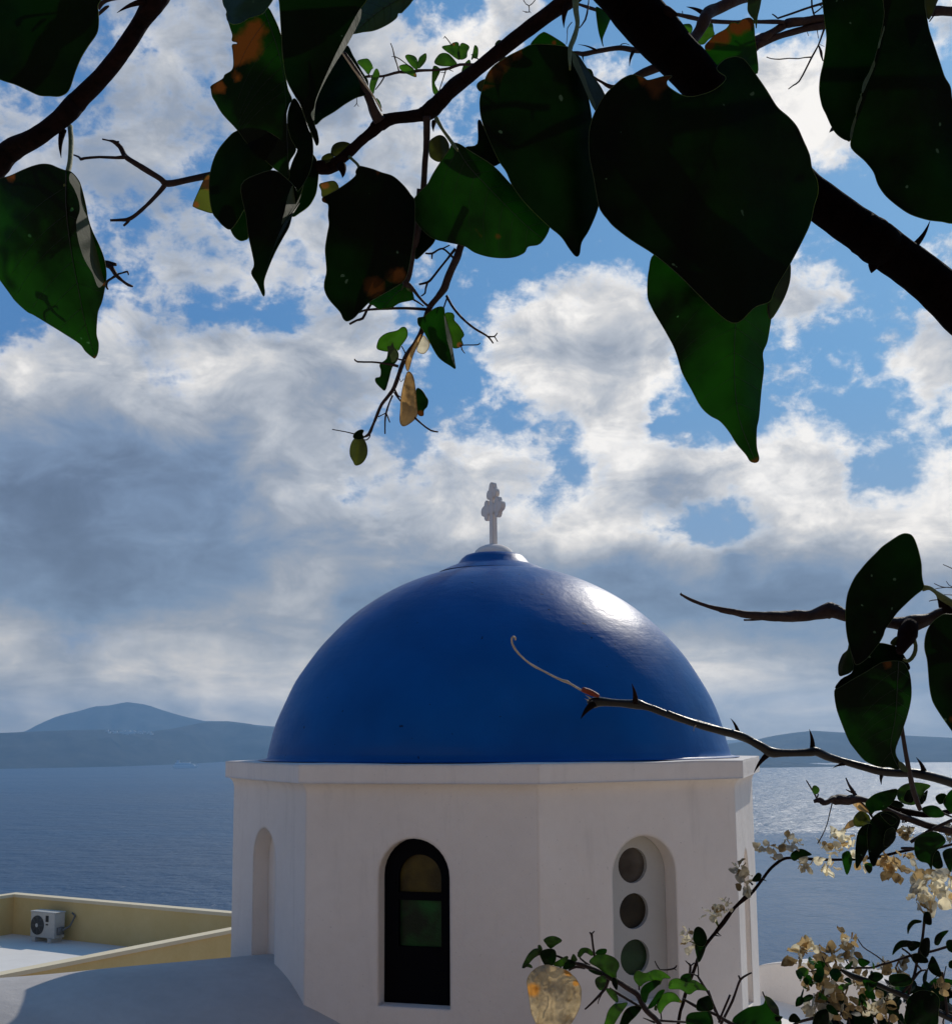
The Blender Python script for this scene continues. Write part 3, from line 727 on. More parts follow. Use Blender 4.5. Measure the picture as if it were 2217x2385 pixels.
# ------------------------------------------------------------------ bougainvillea
ZR = {'A': (0, 0, 3.696), 'B': (400, 0, 3.696), 'C': (800, 0, 3.696), 'D': (1300, 0, 3.696), 'E': (1717, 0, 3.696), 'F': (0, 350, 3.696), 'G': (400, 350, 3.696),
      'H': (750, 500, 3.313), 'I': (1300, 400, 2.84), 'J': (1717, 400, 3.696), 'K': (1550, 1200, 2.7706), 'L': (1150, 1450, 3.08), 'M': (1200, 1900, 3.696),
      'N': (1650, 1750, 3.2593), 'O': (1650, 2000, 3.2593), 'Z': (0, 0, 1.0)}
def nat(z, s, w=False):
    ox, oy, k = ZR[z]; out_ = []
    for tok in s.split():
        a = [float(v) for v in tok.split(',')]
        out_.append((ox + a[0] / k, oy + a[1] / k) + ((a[2] / k,) if len(a) > 2 else ()))
    return out_
def cat(pts, closed, sub):
    n = len(pts); res = []; dim = len(pts[0])
    rng = range(n) if closed else range(n - 1)
    for i in rng:
        p = [pts[(i + k) % n] if closed else pts[min(max(i + k, 0), n - 1)] for k in (-1, 0, 1, 2)]
        for s in range(sub):
            t = s / sub; t2, t3 = t * t, t * t * t
            res.append(tuple(0.5 * (2 * p[1][d] + (p[2][d] - p[0][d]) * t + (2 * p[0][d] - 5 * p[1][d] + 4 * p[2][d] - p[3][d]) * t2 + (-p[0][d] + 3 * p[1][d] - 3 * p[2][d] + p[3][d]) * t3) for d in range(dim)))
    if not closed: res.append(tuple(pts[-1]))
    return res
def inpoly(x, y, poly):
    c = False; j = len(poly) - 1
    for i in range(len(poly)):
        if (poly[i][1] > y) != (poly[j][1] > y) and x < (poly[j][0] - poly[i][0]) * (y - poly[i][1]) / (poly[j][1] - poly[i][1]) + poly[i][0]: c = not c
        j = i
    return c
SEED = [0]
def branch(plant, z, s, d0, d1=None, m_='bark2', name='twig', wob=0.18, mb=None, n=None):
    """tapered tube through traced points; d0..d1 metres from the eye along its length"""
    pts = nat(z, s); d1 = d0 if d1 is None else d1
    L = sum(math.dist(a[:2], b[:2]) for a, b in zip(pts, pts[1:]))
    sub = max(2, int(L / (len(pts) - 1) / 9)); sub = min(sub, 14)
    c = cat(pts, False, sub); SEED[0] += 1.37; LNS = 40 / max(min(p[2] for p in pts) if len(pts[0]) > 2 else 4, 1) ** .2
    tot = 0; acc_ = [0.0]
    for a, b in zip(c, c[1:]): tot += math.dist(a[:2], b[:2]); acc_.append(tot)
    P3, rad = [], []
    for i, a in enumerate(c):
        t = acc_[i] / tot; d = d0 + (d1 - d0) * t + 0.004 * noise.noise(Vector((i * .15, SEED[0], 0)))
        d += 0 if L < 60 else 0.0
        P3.append(P(a[0], a[1], d)); r = a[2] / 2 / F * d
        wl = max(a[2], 4.0); r *= 1 + 0.09 * noise.noise(Vector((acc_[i] / (wl * 1.6), SEED[0], 3))) + 0.04 * noise.noise(Vector((acc_[i] / (wl * .6), SEED[0], 9)))
        rad.append(max(r, 0.00012))
    own = mb is None; mb = mb or MB()
    mb.tube(P3, rad, n or (14 if max(rad) > 0.0015 else 8), wob=wob, seed=SEED[0])
    if own: return mb.build(name, M[m_], plant)
def thorn(plant, z, base, tip, w_, d, m_='bark', mb=None, bend=0.12):
    k = ZR[z]; b = nat(z, base)[0]; t = nat(z, tip)[0]; px_ = w_ / k[2]
    own = mb is None; mb = mb or MB(); pts = []; rad = []
    dx, dy = t[0] - b[0], t[1] - b[1]
    for i in range(7):
        s = i / 6; off = bend * math.sin(s * math.pi) * 0.5
        pts.append(P(b[0] + dx * s - dy * off, b[1] + dy * s + dx * off, d - 0.004 * s)); rad.append(max(px_ / 2 / F * d * (1 - s) ** 0.8, 0.00008))
    mb.tube(pts, rad, 8)
    if own: return mb.build('thorn', M[m_], plant)
def leaf(plant, z, s, d, m_='leaf_dark', mid=None, fold=(0.25, 0.25), tilt=(0.0, 0.0), rust=(), rim=True, veins=False, name='leaf', sub=4, curl=0.0, sharp=None, wave=0.05, label=None, res=1.0, crump=0.0):
    """outline traced at distance d; blade bent about its midrib (fold left, right), tilted, waved; thin rim bead gives edge thickness and a painted rim light"""
    ctrl = nat(z, s); c = cat(ctrl, True, sub); SEED[0] += 2.11; sd = SEED[0]
    c2 = []
    for p in c:
        if not c2 or math.dist(p, c2[-1]) > 0.8: c2.append(p)
    c = c2
    xs_ = [p[0] for p in c]; ys_ = [p[1] for p in c]; w0 = max(xs_) - min(xs_); h0 = max(ys_) - min(ys_)
    size = max(w0, h0)
    midp = nat(z, mid) if mid else None
    if midp is None:
        best = max(((math.dist(a, b), a, b) for a in c[::3] for b in c[::3]), key=lambda t_: t_[0]); midp = [best[1], best[2]]
        if midp[0][1] > midp[1][1]: midp = midp[::-1]
    midp = cat(midp, False, 6) if len(midp) > 2 else [midp[0], ((midp[0][0] + midp[1][0]) / 2, (midp[0][1] + midp[1][1]) / 2), midp[1]]
    A, B = midp[0], midp[-1]; LL = max(math.dist(A, B), 1); W_ = size * 0.35
    def sdist(x, y):
        best = 1e9; sg = 1; tt = 0; run = 0
        for a, b in zip(midp, midp[1:]):
            ex, ey = b[0] - a[0], b[1] - a[1]; l2 = ex * ex + ey * ey or 1e-6
            t = ((x - a[0]) * ex + (y - a[1]) * ey) / l2; t = min(max(t, 0), 1)
            q_ = math.hypot(x - a[0] - ex * t, y - a[1] - ey * t)
            if q_ < best: best = q_; sg = 1 if ex * (y - a[1]) - ey * (x - a[0]) < 0 else -1; tt = run + t
            run += 1
        return best * sg, tt / max(run, 1)
    unit = d / F
    def depth(x, y):
        s_, t = sdist(x, y); a = abs(s_)
        f = fold[1] if s_ > 0 else fold[0]
        bendd = f * (a * a / (a + 0.12 * W_)) * unit
        dz = bendd + ((x - A[0]) * tilt[0] + (y - A[1]) * tilt[1]) * unit
        dz += curl * (t ** 2) * LL * unit
        dz += wave * size * unit * noise.noise(Vector((x / size * 3.1, y / size * 3.1, sd)))
        if crump: dz += crump * size * unit * (abs(noise.noise(Vector((x / size * 6, y / size * 4, sd + 7)))) * 3 + abs(noise.noise(Vector((x / size * 15, y / size * 11, sd)))) * 1.2)
        return d + dz
    step = max(size / 16, 3.5) / res
    pts = list(c); edges = [(i, (i + 1) % len(c)) for i in range(len(c))]
    y = min(ys_) + step / 2; row = 0
    while y < max(ys_):
        x = min(xs_) + (step / 2 if row % 2 else 0)
        while x < max(xs_):
            if inpoly(x, y, c) and min((x - q_[0]) ** 2 + (y - q_[1]) ** 2 for q_ in c) > (step * .45) ** 2: pts.append((x, y))
            x += step
        y += step * .87; row += 1
    r = geometry.delaunay_2d_cdt([Vector(p) for p in pts], edges, [], 0, 1e-4)
    V = [(v.x, v.y) for v in r[0]]
    fs = []
    for f in r[2]:
        cx_ = sum(V[i][0] for i in f) / len(f); cy_ = sum(V[i][1] for i in f) / len(f)
        if inpoly(cx_, cy_, c): fs.append(tuple(f))
    mb = MB(); mb.add([P(x, y, depth(x, y)) for x, y in V], fs, 0)
    nb = len(mb.v)
    if rim:
        rr = max(0.00016, 0.55 * unit)
        lp = [P(x, y, depth(x, y)) for x, y in c]; mb.tube(lp + [lp[0]], rr, 5, mi=1, cap=False)
    me = bpy.data.meshes.new(name); me.from_pydata([tuple(v) for v in mb.v], [], mb.f); me.polygons.foreach_set('material_index', mb.mi); me.update()
    at = me.attributes.new('rust', 'FLOAT', 'POINT'); sp = [nat(z, '%f,%f,%f' % t_)[0] for t_ in rust]
    vals = [0.0] * len(me.vertices)
    for i, (x, y) in enumerate(V):
        vals[i] = max([0.0] + [max(0.0, 1.25 - math.hypot(x - a[0], y - a[1]) / a[2]) for a in sp])
    at.data.foreach_set('value', vals)
    o = link(name, me, [M[m_], M['rim' if m_ not in ('bract', 'bract_tan', 'leaf_dry', 'dry_bract') else m_]], plant)
    if label: o['label'] = label
    if veins and mid and m_ != 'leaf_dark':
        vb_ = MB(); mp = midp; k = len(mp)
        vb_.tube([P(x, y, depth(x, y) - 0.0003) for x, y in mp], [max(0.00012, (1.1 if veins == 1 else 2.0) * unit * (1 - .75 * i / k)) for i in range(k)], 6)
        for q_ in range(1, 8):
            t = q_ / 8.5; i = int(t * (k - 1)); a = mp[i]; b = mp[min(i + 1, k - 1)]; L2 = math.dist(a, b) or 1
            tx, ty = (b[0] - a[0]) / L2, (b[1] - a[1]) / L2
            for sg in (-1, 1):
                line = []; px_, py_ = a
                for st in range(14):
                    g_ = st / 14; dx, dy = tx * (.55 + g_ * .5) - sg * ty * (1 - g_ * .35), ty * (.55 + g_ * .5) + sg * tx * (1 - g_ * .35)
                    if not inpoly(px_, py_, c): break
                    line.append((px_, py_)); px_ += dx * size * .028; py_ += dy * size * .028
                if len(line) > 3: vb_.tube([P(x, y, depth(x, y) - 0.0001) for x, y in line], [max(0.00006, .6 * unit * (1 - .8 * i_ / len(line))) for i_ in range(len(line))], 4)
        vb_.build('vein', M['vein'], o)
    return o
# ---- 1 : the branch at the left
p1 = empty('bougainvillea_branch', P(60, 330, 0.5), 'dark thorny branch arching across the upper left corner with two large leaves', 'branch')
branch(p1, 'A', '-700,2300,300 -380,1850,280 -100,1490,240 0,1385,225 120,1280,185 300,1190,165 500,1045,165 600,950,185 700,840,165 860,680,150 1010,500,148 1130,330,145 1230,170,150 1330,20,190 1400,-110,200 1520,-420,210 1560,-700,220', 0.50, 0.47, 'bark', 'stem', wob=0.05)
thorn(p1, 'A', '1250,10', '1010,110', 62, 0.47); thorn(p1, 'A', '545,1120', '530,1358', 66, 0.49)
branch(p1, 'A', '820,150,20 880,95,30 915,65,30 942,52,14', 0.46, m_='bark2')
branch(p1, 'A', '840,60,60 920,5,30 1100,-20,16 1250,-30,14', 0.47, m_='bark2')
branch(p1, 'A', '606,1090,46 615,1200,46 612,1320,44 600,1430,46 575,1520,42 560,1600,24', 0.49, 0.455, 'green_stem', 'leaf_stalk', wob=.05)
branch(p1, 'F', '880,975,56 930,975,50 1005,985,26', 0.50, name='twig'); branch(p1, 'F', '920,985,50 960,1005,44 1000,1070,38 1060,1125,24 1110,1160,26 1146,1172,18', 0.50)
branch(p1, 'F', '1000,1080,30 960,1105,22 925,1130,26 918,1170,24 935,1200,14', 0.50); branch(p1, 'F', '1020,1065,16 1060,1055,14 1100,1045,20 1108,1075,8', 0.50)
leaf(p1, 'F', '612,195 660,240 705,330 742,480 752,580 800,700 868,850 903,960 914,1060 905,1130 850,1180 800,1060 740,960 700,860 670,740 660,620 690,520 680,430 640,330 600,260', 0.447, 'leaf_pale', fold=(.05, .05), tilt=(2.3, -.5), rim=False, name='leaf_fold_highlight', wave=.03)  # sun sheen on the leaf's right half, added as a pale sliver
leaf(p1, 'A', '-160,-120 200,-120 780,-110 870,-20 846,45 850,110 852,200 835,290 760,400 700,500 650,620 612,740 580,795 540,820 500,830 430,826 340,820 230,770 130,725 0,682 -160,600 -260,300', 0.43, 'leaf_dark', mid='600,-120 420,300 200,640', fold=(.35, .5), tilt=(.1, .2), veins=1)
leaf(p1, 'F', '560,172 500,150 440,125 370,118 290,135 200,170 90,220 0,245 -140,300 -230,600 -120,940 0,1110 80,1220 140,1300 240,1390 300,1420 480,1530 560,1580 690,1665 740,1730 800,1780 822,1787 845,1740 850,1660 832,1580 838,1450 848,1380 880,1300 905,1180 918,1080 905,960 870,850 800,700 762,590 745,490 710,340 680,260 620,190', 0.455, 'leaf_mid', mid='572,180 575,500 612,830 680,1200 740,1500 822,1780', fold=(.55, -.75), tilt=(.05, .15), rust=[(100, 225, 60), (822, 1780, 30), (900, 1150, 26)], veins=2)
# ---- 2 : the middle branch with the big leaf cluster and the hanging spray
p2 = empty('bougainvillea_branch', P(1330, -40, 0.5), 'forked branch crossing the upper middle, hung with dark leaves and a drooping dry spray', 'branch')
branch(p2, 'C', '2900,-900,200 2350,-380,190 2000,-60,170 1860,50,140 1600,240,125 1400,395,130 1200,555,118 1080,650,125 960,740,140 850,850,128 760,940,150 680,985,118 560,1005,96 430,1020,100 320,1060,130 250,1130,96 150,1215,84 60,1300,88 -30,1380,96 -80,1420,120 -170,1440,126 -260,1440,100 -340,1455,92 -430,1460,70', 0.47, 0.48, 'bark', 'stem', wob=0.06)
branch(p2, 'C', '310,1040,110 265,960,90 225,860,70 185,760,66 140,660,48 80,560,36 10,450,16', 0.475, 0.45, 'bark2', 'twig')
branch(p2, 'C', '330,960,14 300,900,16 240,800,16 120,640,20 -20,440,12', 0.468, 0.45, 'pale_twig', 'leaf_stalk')
branch(p2, 'C', '716,1000,80 718,1090,62 714,1250,56 702,1400,52 696,1520,50 688,1640,50', 0.475, 0.49, 'bark2', 'twig')
thorn(p2, 'C', '780,1050', '775,1135', 46, 0.47); thorn(p2, 'B', '1460,1430', '1470,1530', 90, 0.475, bend=-.2)
thorn(p2, 'D', '75,30', '48,240', 70, 0.47)
branch(p2, 'D', '150,-40,60 150,80,52 165,190,40 155,260,38 130,340,46 100,430,40 100,600,14', 0.465, 0.43, 'green_stem', 'leaf_stalk', wob=.05)
branch(p2, 'C', '800,1020,40 850,1110,28 900,1180,30 950,1250,34 985,1300,14', 0.47, 0.455, 'green_stem', 'leaf_stalk', wob=.05)
branch(p2, 'B', '1530,1350,30 1580,1395,24 1615,1440,30 1610,1520,34 1590,1600,12', 0.475, 0.46, 'green_stem', 'leaf_stalk', wob=.05)
# fine bare fork at the left of the cluster
branch(p2, 'A', '2400,1400,60 2100,1440,64 1848,1500,56 1640,1545,56 1450,1580,56 1380,1535,52 1250,1455,50 1150,1395,46 1080,1345,46 1040,1270,40 990,1225,34 940,1210,16 885,1198,14', 0.50, 0.50, name='twig')
branch(p2, 'A', '1090,1350,40 1000,1358,26 860,1352,24 730,1362,24 700,1370,26 680,1350,18 640,1335,14', 0.50); branch(p2, 'A', '990,1225,24 1010,1222,18 1030,1220,14', 0.50)
branch(p2, 'F', '1430,280,50 1400,330,40 1300,440,34 1180,550,34 1110,595,34 1040,600,26 955,603,24', 0.50); branch(p2, 'F', '1130,580,26 1100,620,24 1066,650,20', 0.50)
# leaves of the cluster, rear ones first
leaf(p2, 'C', '130,-90 620,-90 590,10 520,90 500,110 470,115 455,155 380,210 270,260 170,275 60,288 60,200 100,60', 0.47, 'leaf_sheen', mid='600,-80 300,100 90,285', fold=(.9, -.3), tilt=(-.5, .3), veins=1)
leaf(p2, 'B', '1500,395 1560,480 1640,620 1690,700 1680,800 1650,822 1590,840 1500,890 1400,960 1300,1020 1238,1072 1200,1000 1200,860 1380,570', 0.465, 'leaf_dark', mid='1680,800 1450,860 1240,1065', fold=(.5, -.6), tilt=(.2, -.1), veins=1)
leaf(p2, 'B', '436,-90 440,0 452,50 475,95 480,170 520,205 560,208 610,192 660,160 780,120 830,60 870,0 905,-90', 0.44, 'leaf_sheen', mid='700,-90 600,60 560,205', fold=(.5, .5), tilt=(0, -.7), rim=True)
leaf(p2, 'B', '475,110 500,220 525,300 522,350 560,362 562,380 523,388 530,450 535,560 515,610 460,645 440,680 345,738 342,770 352,830 380,880 440,980 560,1110 640,1220 730,1310 850,1420 950,1500 1000,1545 1015,1500 1010,1400 1070,1290 1030,1200 1000,1100 985,1000 1010,900 1035,850 1000,760 965,560 950,450 940,300 880,150 815,60 700,120 610,185', 0.455, 'leaf_mid', mid='800,90 900,380 960,620 985,900 1005,1500', fold=(.25, .9), tilt=(.1, .1), rust=[(640, 400, 190), (720, 260, 130), (560, 520, 90), (410, 760, 90), (540, 660, 60)], veins=1, label='half withered leaf with a rust brown patch')
leaf(p2, 'B', '1050,850 1005,960 1000,1080 1020,1250 1085,1285 1040,1400 1000,1560 1080,1650 1180,1500 1215,1350 1210,1180 1180,1120 1140,1000 1100,900', 0.462, 'leaf_dark', fold=(.4, .4), tilt=(.1, .1))
leaf(p2, 'B', '885,-120 925,0 940,200 960,500 990,680 1060,820 1110,900 1160,1040 1225,1200 1250,1252 1266,1215 1252,1130 1232,1080 1225,960 1245,860 1300,720 1420,480 1500,380 1600,120 1680,0 1740,-120', 0.425, 'leaf_dark', mid='1250,-120 1180,500 1180,900 1250,1240', fold=(.3, .3), tilt=(0, .15), veins=1)
leaf(p2, 'B', '1625,75 1628,150 1590,240 1510,390 1400,560 1300,740 1245,870 1232,965 1224,1040 1200,980 1228,930 1245,850 1310,690 1420,450 1530,240', 0.4235, 'leaf_pale', fold=(.1, .1), tilt=(2.3, -.5), rim=False, name='leaf_fold_highlight')
leaf(p2, 'G', '290,235 240,340 187,465 200,490 260,515 355,540 400,500 390,300 330,215', 0.478, 'leaf_olive', fold=(.2, .2), rust=[(290, 260, 90), (210, 470, 40), (330, 300, 60)])
leaf(p2, 'G', '1160,10 1210,30 1250,90 1264,180 1250,330 1230,400 1180,480 1100,540 1040,570 1000,500 1050,300 1100,100', 0.475, 'leaf_dark', mid='1180,20 1150,280 1045,560', fold=(.3, .5), tilt=(.3, .1))
leaf(p2, 'G', '480,560 505,670 540,740 590,777 632,772 660,748 652,650 640,560 600,450 520,450', 0.47, 'leaf_dark', fold=(.5, -.5), tilt=(.3, .1))
leaf(p2, 'G', '560,-165 480,-100 395,10 345,140 325,280 330,420 355,540 400,600 440,645 495,680 540,650 620,520 720,320 900,120 1020,0 900,-120 720,-200', 0.46, 'leaf_dark', mid='820,-150 640,200 490,670', fold=(.4, .2), tilt=(.1, .2), veins=1)
leaf(p2, 'G', '600,300 640,560 660,720 690,860 712,985 688,1060 740,1150 788,1252 802,1225 795,1130 830,1020 890,880 960,750 1010,660 1035,570 1060,480 1110,380 1135,300 1085,355 1040,290 900,180 760,200', 0.445, 'leaf_dark', mid='1000,200 900,480 840,800 760,1050 790,1240', fold=(.35, -.9), tilt=(.05, .2), veins=1)
leaf(p2, 'G', '1045,300 1078,352 1122,335 1100,430 1060,500 1000,580 945,640 975,520 1000,400', 0.4435, 'leaf_pale', fold=(.1, .1), tilt=(2.2, -.5), rim=False, name='leaf_fold_highlight')
leaf(p2, 'G', '1105,450 1030,575 960,700 890,830 840,960 800,1110 820,1010 880,830 960,640 1040,540', 0.4436, 'leaf_sheen', fold=(.1, .1), tilt=(2.2, -.5), rim=False, name='leaf_fold_highlight')
leaf(p2, 'B', '780,1520 830,1485 890,1470 920,1500 900,1530 840,1525', 0.452, 'leaf_mid', fold=(.2, .2))
leaf(p2, 'B', '1375,1330 1385,1262 1430,1228 1500,1224 1560,1262 1500,1320 1420,1345', 0.478, 'leaf_olive', fold=(.4, .2)); leaf(p2, 'B', '1292,1390 1300,1350 1350,1322 1395,1330 1380,1375 1310,1410', 0.478, 'leaf_olive', fold=(.3, .3))
leaf(p2, 'B', '1272,1590 1290,1640 1302,1695 1395,1662 1438,1615 1400,1560 1320,1570', 0.47, 'leaf_olive', fold=(.3, .3), rust=[(1320, 1590, 50)])
leaf(p2, 'Z', '836,388 829,399 829,408 817,420 790,439 765,453 752,460 752,469 765,477 765,502 767,523 763,545 758,580 760,610 761,634 756,658 757,677 768,699 792,726 800,742 809,748 825,740 838,726 860,704 880,692 915,672 943,651 955,610 962,560 966,520 966,470 957,454 941,433 916,411 889,402 868,394 845,388', 0.455, 'leaf_dark', mid='838,392 862,500 860,620 811,745', fold=(.3, .4), tilt=(0, .1), rust=[(872, 668, 34), (757, 466, 9), (880, 405, 12), (925, 640, 26)], veins=1, label='dark leaf with a dull red blotch near its tip')
leaf(p2, 'C', '740,1230 760,1198 820,1166 868,1180 905,1240 905,1300 880,1360 820,1392 750,1352 738,1290', 0.475, 'leaf_olive', fold=(.4, .4), tilt=(.4, 0))
leaf(p2, 'Z', '1113,285 1119,281 1124,292 1133,311 1162,372 1160,382 1148,386 1130,378 1098,358 1085,343 1112,335', 0.48, 'leaf_dark', fold=(.3, .3))
leaf(p2, 'H', '720,340 790,290 870,200 850,120 780,100 740,180', 0.49, 'leaf_dark', fold=(.3, .3))
leaf(p2, 'Z', '1054,334 1046,349 1025,379 1008,406 995,430 973,452 962,470 961,500 970,518 991,542 1013,557 1052,566 1082,573 1106,588 1139,598 1173,601 1200,598 1221,588 1230,574 1258,567 1279,532 1270,505 1235,475 1190,430 1149,387 1098,354 1070,336', 0.462, 'leaf_mid', mid='1060,336 1090,385 1150,450 1220,520 1266,558', fold=(.6, .35), tilt=(.05, .1), rust=[(1112, 545, 13), (1165, 548, 10)], veins=1)
leaf(p2, 'C', '1240,410 1255,370 1290,325 1330,283 1370,282 1420,310 1470,345 1490,390 1450,430 1330,440', 0.475, 'leaf_mid', fold=(.3, .3)) if False else None
leaf(p2, 'Z', '1236,106 1250,86 1262,77 1270,76 1295,90 1318,108 1300,120 1260,118', 0.475, 'leaf_mid', fold=(.3, .3), rust=[(1290, 100, 8)])
leaf(p2, 'Z', '1326,112 1302,106 1268,103 1238,104 1217,114 1185,130 1152,152 1135,173 1125,200 1118,230 1118,254 1122,279 1133,311 1160,371 1179,400 1192,430 1214,462 1244,495 1279,528 1300,545 1312,558 1325,578 1340,596 1349,592 1354,564 1372,534 1393,480 1389,440 1381,384 1374,336 1378,288 1372,240 1360,190 1345,140', 0.44, 'leaf_dark', mid='1326,116 1328,200 1328,400 1335,500 1344,592', fold=(.4, .9), tilt=(.1, .15), rust=[(1150, 175, 30), (1172, 150, 26), (1205, 125, 18), (1130, 205, 12)], veins=1)
leaf(p2, 'D', '118,450 150,480 175,530 205,600 228,660 260,760 320,900 300,930 240,800 190,680 150,600 125,540', 0.437, 'leaf_pale', fold=(.1, .1), tilt=(2.2, -.5), rim=False, name='leaf_fold_highlight')  # sheen strip of the large leaf above, put into pale colour
leaf(p2, 'D', '130,470 180,490 240,580 300,660 370,760 400,850 330,960 260,830 200,700', 0.448, 'leaf_sheen', fold=(.2, .5), tilt=(.5, 0))  # grey part of the same sheen, coloured as a blade
leaf(p2, 'C', '1270,435 1300,410 1310,372 1335,348 1362,355 1375,390 1340,430 1300,450', 0.485, 'leaf_young', fold=(.3, .3)); leaf(p2, 'C', '1148,735 1170,705 1215,685 1220,720 1190,785 1160,770', 0.485, 'leaf_olive', fold=(.3, .3))
# hanging spray
branch(p2, 'H', '1300,-180,64 1180,40,60 1100,180,60 1070,245,58 1040,330,58 1000,420,56 965,510,56 940,575,60 890,640,44 840,700,44 800,790,40 770,900,42 730,980,42 680,1050,40 640,1110,40 610,1180,32 560,1330,32 510,1400,28 460,1465,26 420,1560,22 395,1620,20 365,1690,26 325,1715,14', 0.49, 0.52, 'bark2', 'twig')
branch(p2, 'H', '765,-200,60 745,60,60 720,200,58 690,330,52 665,460,56 648,525,60 690,560,34 740,625,22 790,680,20 830,715,24', 0.485, 0.502, 'bark2', 'twig')
for s_ in ('800,730,26 650,722,22 500,724,22 400,730,20 330,738,18 280,756,16', '385,680,20 345,740,22 315,800,24 270,815,18 213,845,18', '960,625,22 1000,700,20 1050,765,20 1110,825,18 1180,880,18 1240,915,16 1285,945,16 1320,992,12', '1285,940,12 1330,940,12 1352,912,8', '1330,940,10 1355,980,7', '1030,262,24 960,350,18 900,425,18 850,490,18 815,522,20 748,538,16', '815,522,18 800,570,14 795,605,14 765,628,10', '1010,330,20 970,290,16 930,262,16 890,275,14 850,300,18 798,298,12', '850,300,14 848,342,10', '930,262,12 985,235,10', '970,630,14 955,670,12 940,715,12', '560,1345,16 585,1395,14 615,1410,8', '560,1370,18 585,1410,14 610,1442,12', '715,1565,20 770,1615,14 840,1665,14 895,1676,12', '545,1395,16 520,1450,14 495,1530,16 487,1600,12 487,1692,10', '495,1530,12 510,1565,12 523,1602,8', '495,1530,10 465,1545,8 435,1560,10', '250,1692,10 180,1675,9 80,1657,8', '590,1172,20 550,1160,22 460,1145,16 385,1137,14 275,1135,14 252,1113,10', '640,1122,12 600,1118,14 575,1108,10', '650,1085,10 635,1050,9 615,1015,9', '1060,1008,10 1120,1005,9 1200,1004,10 1220,988,7', '1075,1010,8 1080,1040,10 1102,1070,6', '705,655,16 740,675,14 785,705,12', '370,1690,12 368,1715,10 345,1738,10 320,1735,8', '830,720,24 850,790,10', '600,1265,6 610,1290,6 632,1265,5'):
    branch(p2, 'H', s_, 0.505, m_='bark2')
leaf(p2, 'H', '950,765 1000,758 1020,780 1020,815 1060,860 1095,925 1075,960 1085,1010 1015,1028 1000,950 970,850', 0.515, 'leaf_young', fold=(.3, .3), rust=[(1060, 1005, 30)])
leaf(p2, 'H', '738,815 745,795 790,785 850,735 900,712 938,716 946,760 960,900 1000,1060 1030,1182 990,1165 900,1100 830,980 780,890 745,850', 0.50, 'leaf_mid', mid='930,716 900,850 960,1020 1028,1180', fold=(.3, .6), tilt=(.2, .1))
leaf(p2, 'H', '944,778 972,865 1000,960 1012,1050 1030,1172 1004,1120 985,1040 962,950 950,860', 0.498, 'leaf_pale', fold=(.1, .1), tilt=(2.2, -.5), rim=False, name='leaf_fold_highlight')
leaf(p2, 'H', '425,1030 430,990 450,950 500,915 580,895 620,868 652,880 657,940 610,1010 585,1048 505,1055 450,1045', 0.51, 'leaf_young', fold=(.5, .3), tilt=(.2, 0))
leaf(p2, 'H', '520,1020 580,1050 588,1110 540,1180 515,1270 488,1352 460,1340 418,1295 415,1262 450,1250 456,1200 448,1155 500,1110', 0.505, 'leaf_mid', fold=(.6, .3), tilt=(.3, .1))
leaf(p2, 'H', '545,985 560,1030 582,1070 586,1110 540,1140 520,1080 503,1020 530,1010', 0.502, 'leaf_pale', fold=(.1, .1), tilt=(.4, 0), rim=False, name='leaf_fold_highlight')
leaf(p2, 'H', '662,1213 700,1242 718,1330 728,1450 730,1558 640,1630 603,1600 606,1500 612,1400 635,1290', 0.50, 'leaf_dry', fold=(.9, .7), tilt=(.2, .1), wave=.16, crump=.06, res=1.6, label='dry papery brown leaf')
leaf(p2, 'H', '765,925 740,1000 700,1090 665,1205 645,1140 690,1040 735,960', 0.503, 'leaf_dry', fold=(.6, .6), wave=.12); leaf(p2, 'H', '780,935 810,960 830,1005 790,1070 735,1052 750,990', 0.508, 'bract', fold=(.4, .4), wave=.1)
leaf(p2, 'H', '730,1345 770,1355 800,1400 818,1435 810,1480 785,1510 780,1550 740,1540 722,1450', 0.515, 'leaf_mid', fold=(.3, .3), rust=[(760, 1540, 40)])
leaf(p2, 'H', '320,1730 280,1722 245,1735 220,1790 218,1855 240,1900 262,1934 310,1915 345,1860 347,1790', 0.52, 'leaf_olive', fold=(.9, .9), tilt=(0, .1)); leaf(p2, 'H', '245,1722 250,1690 290,1662 322,1665 312,1695 325,1722 285,1735', 0.518, 'leaf_dark', fold=(.5, .5))
leaf(p2, 'H', '365,680 400,700 440,728 475,725 540,715 600,680 700,657 706,630 690,580 655,530 630,525 560,560 450,620', 0.50, 'leaf_mid', mid='655,535 560,620 470,722', fold=(.7, .5), tilt=(.1, 0), veins=1)
leaf(p2, 'H', '625,530 650,525 685,560 698,600 660,585 640,560 610,590', 0.498, 'leaf_pale', fold=(.1, .1), rim=False, name='leaf_fold_highlight')
# ---- 3 : the thick branch falling to the right edge
p3 = empty('bougainvillea_branch', P(1451, -20, 0.52), 'thickest branch, sloping from top centre to the right edge behind a giant heart shaped leaf', 'branch')
branch(p3, 'Z', '1290,-290,128 1380,-110,122 1451,-11,118 1533,81,112 1617,173,104 1720,290,95 1810,380,92 1890,454,90 1988,527,93 2030,556,100 2069,584,96 2150,643,98 2231,717,104 2330,810,110 2470,960,112', 0.50, 0.54, 'bark_black', 'stem', wob=0.05)
thorn(p3, 'J', '1520,640', '1656,422', 60, 0.535); thorn(p3, 'J', '1590,690', '1610,660', 30, 0.535); thorn(p3, 'J', '1175,790', '1150,872', 110, 0.53, bend=0); thorn(p3, 'D', '930,110', '1035,130', 120, 0.50, bend=0)
branch(p3, 'D', '1900,-160,110 1700,-60,105 1580,-20,95 1480,20,92 1380,70,92 1290,110,110 1250,180,110 1215,260,92 1150,350,92 1060,470,90', 0.56, 0.54, 'bark2', 'twig')
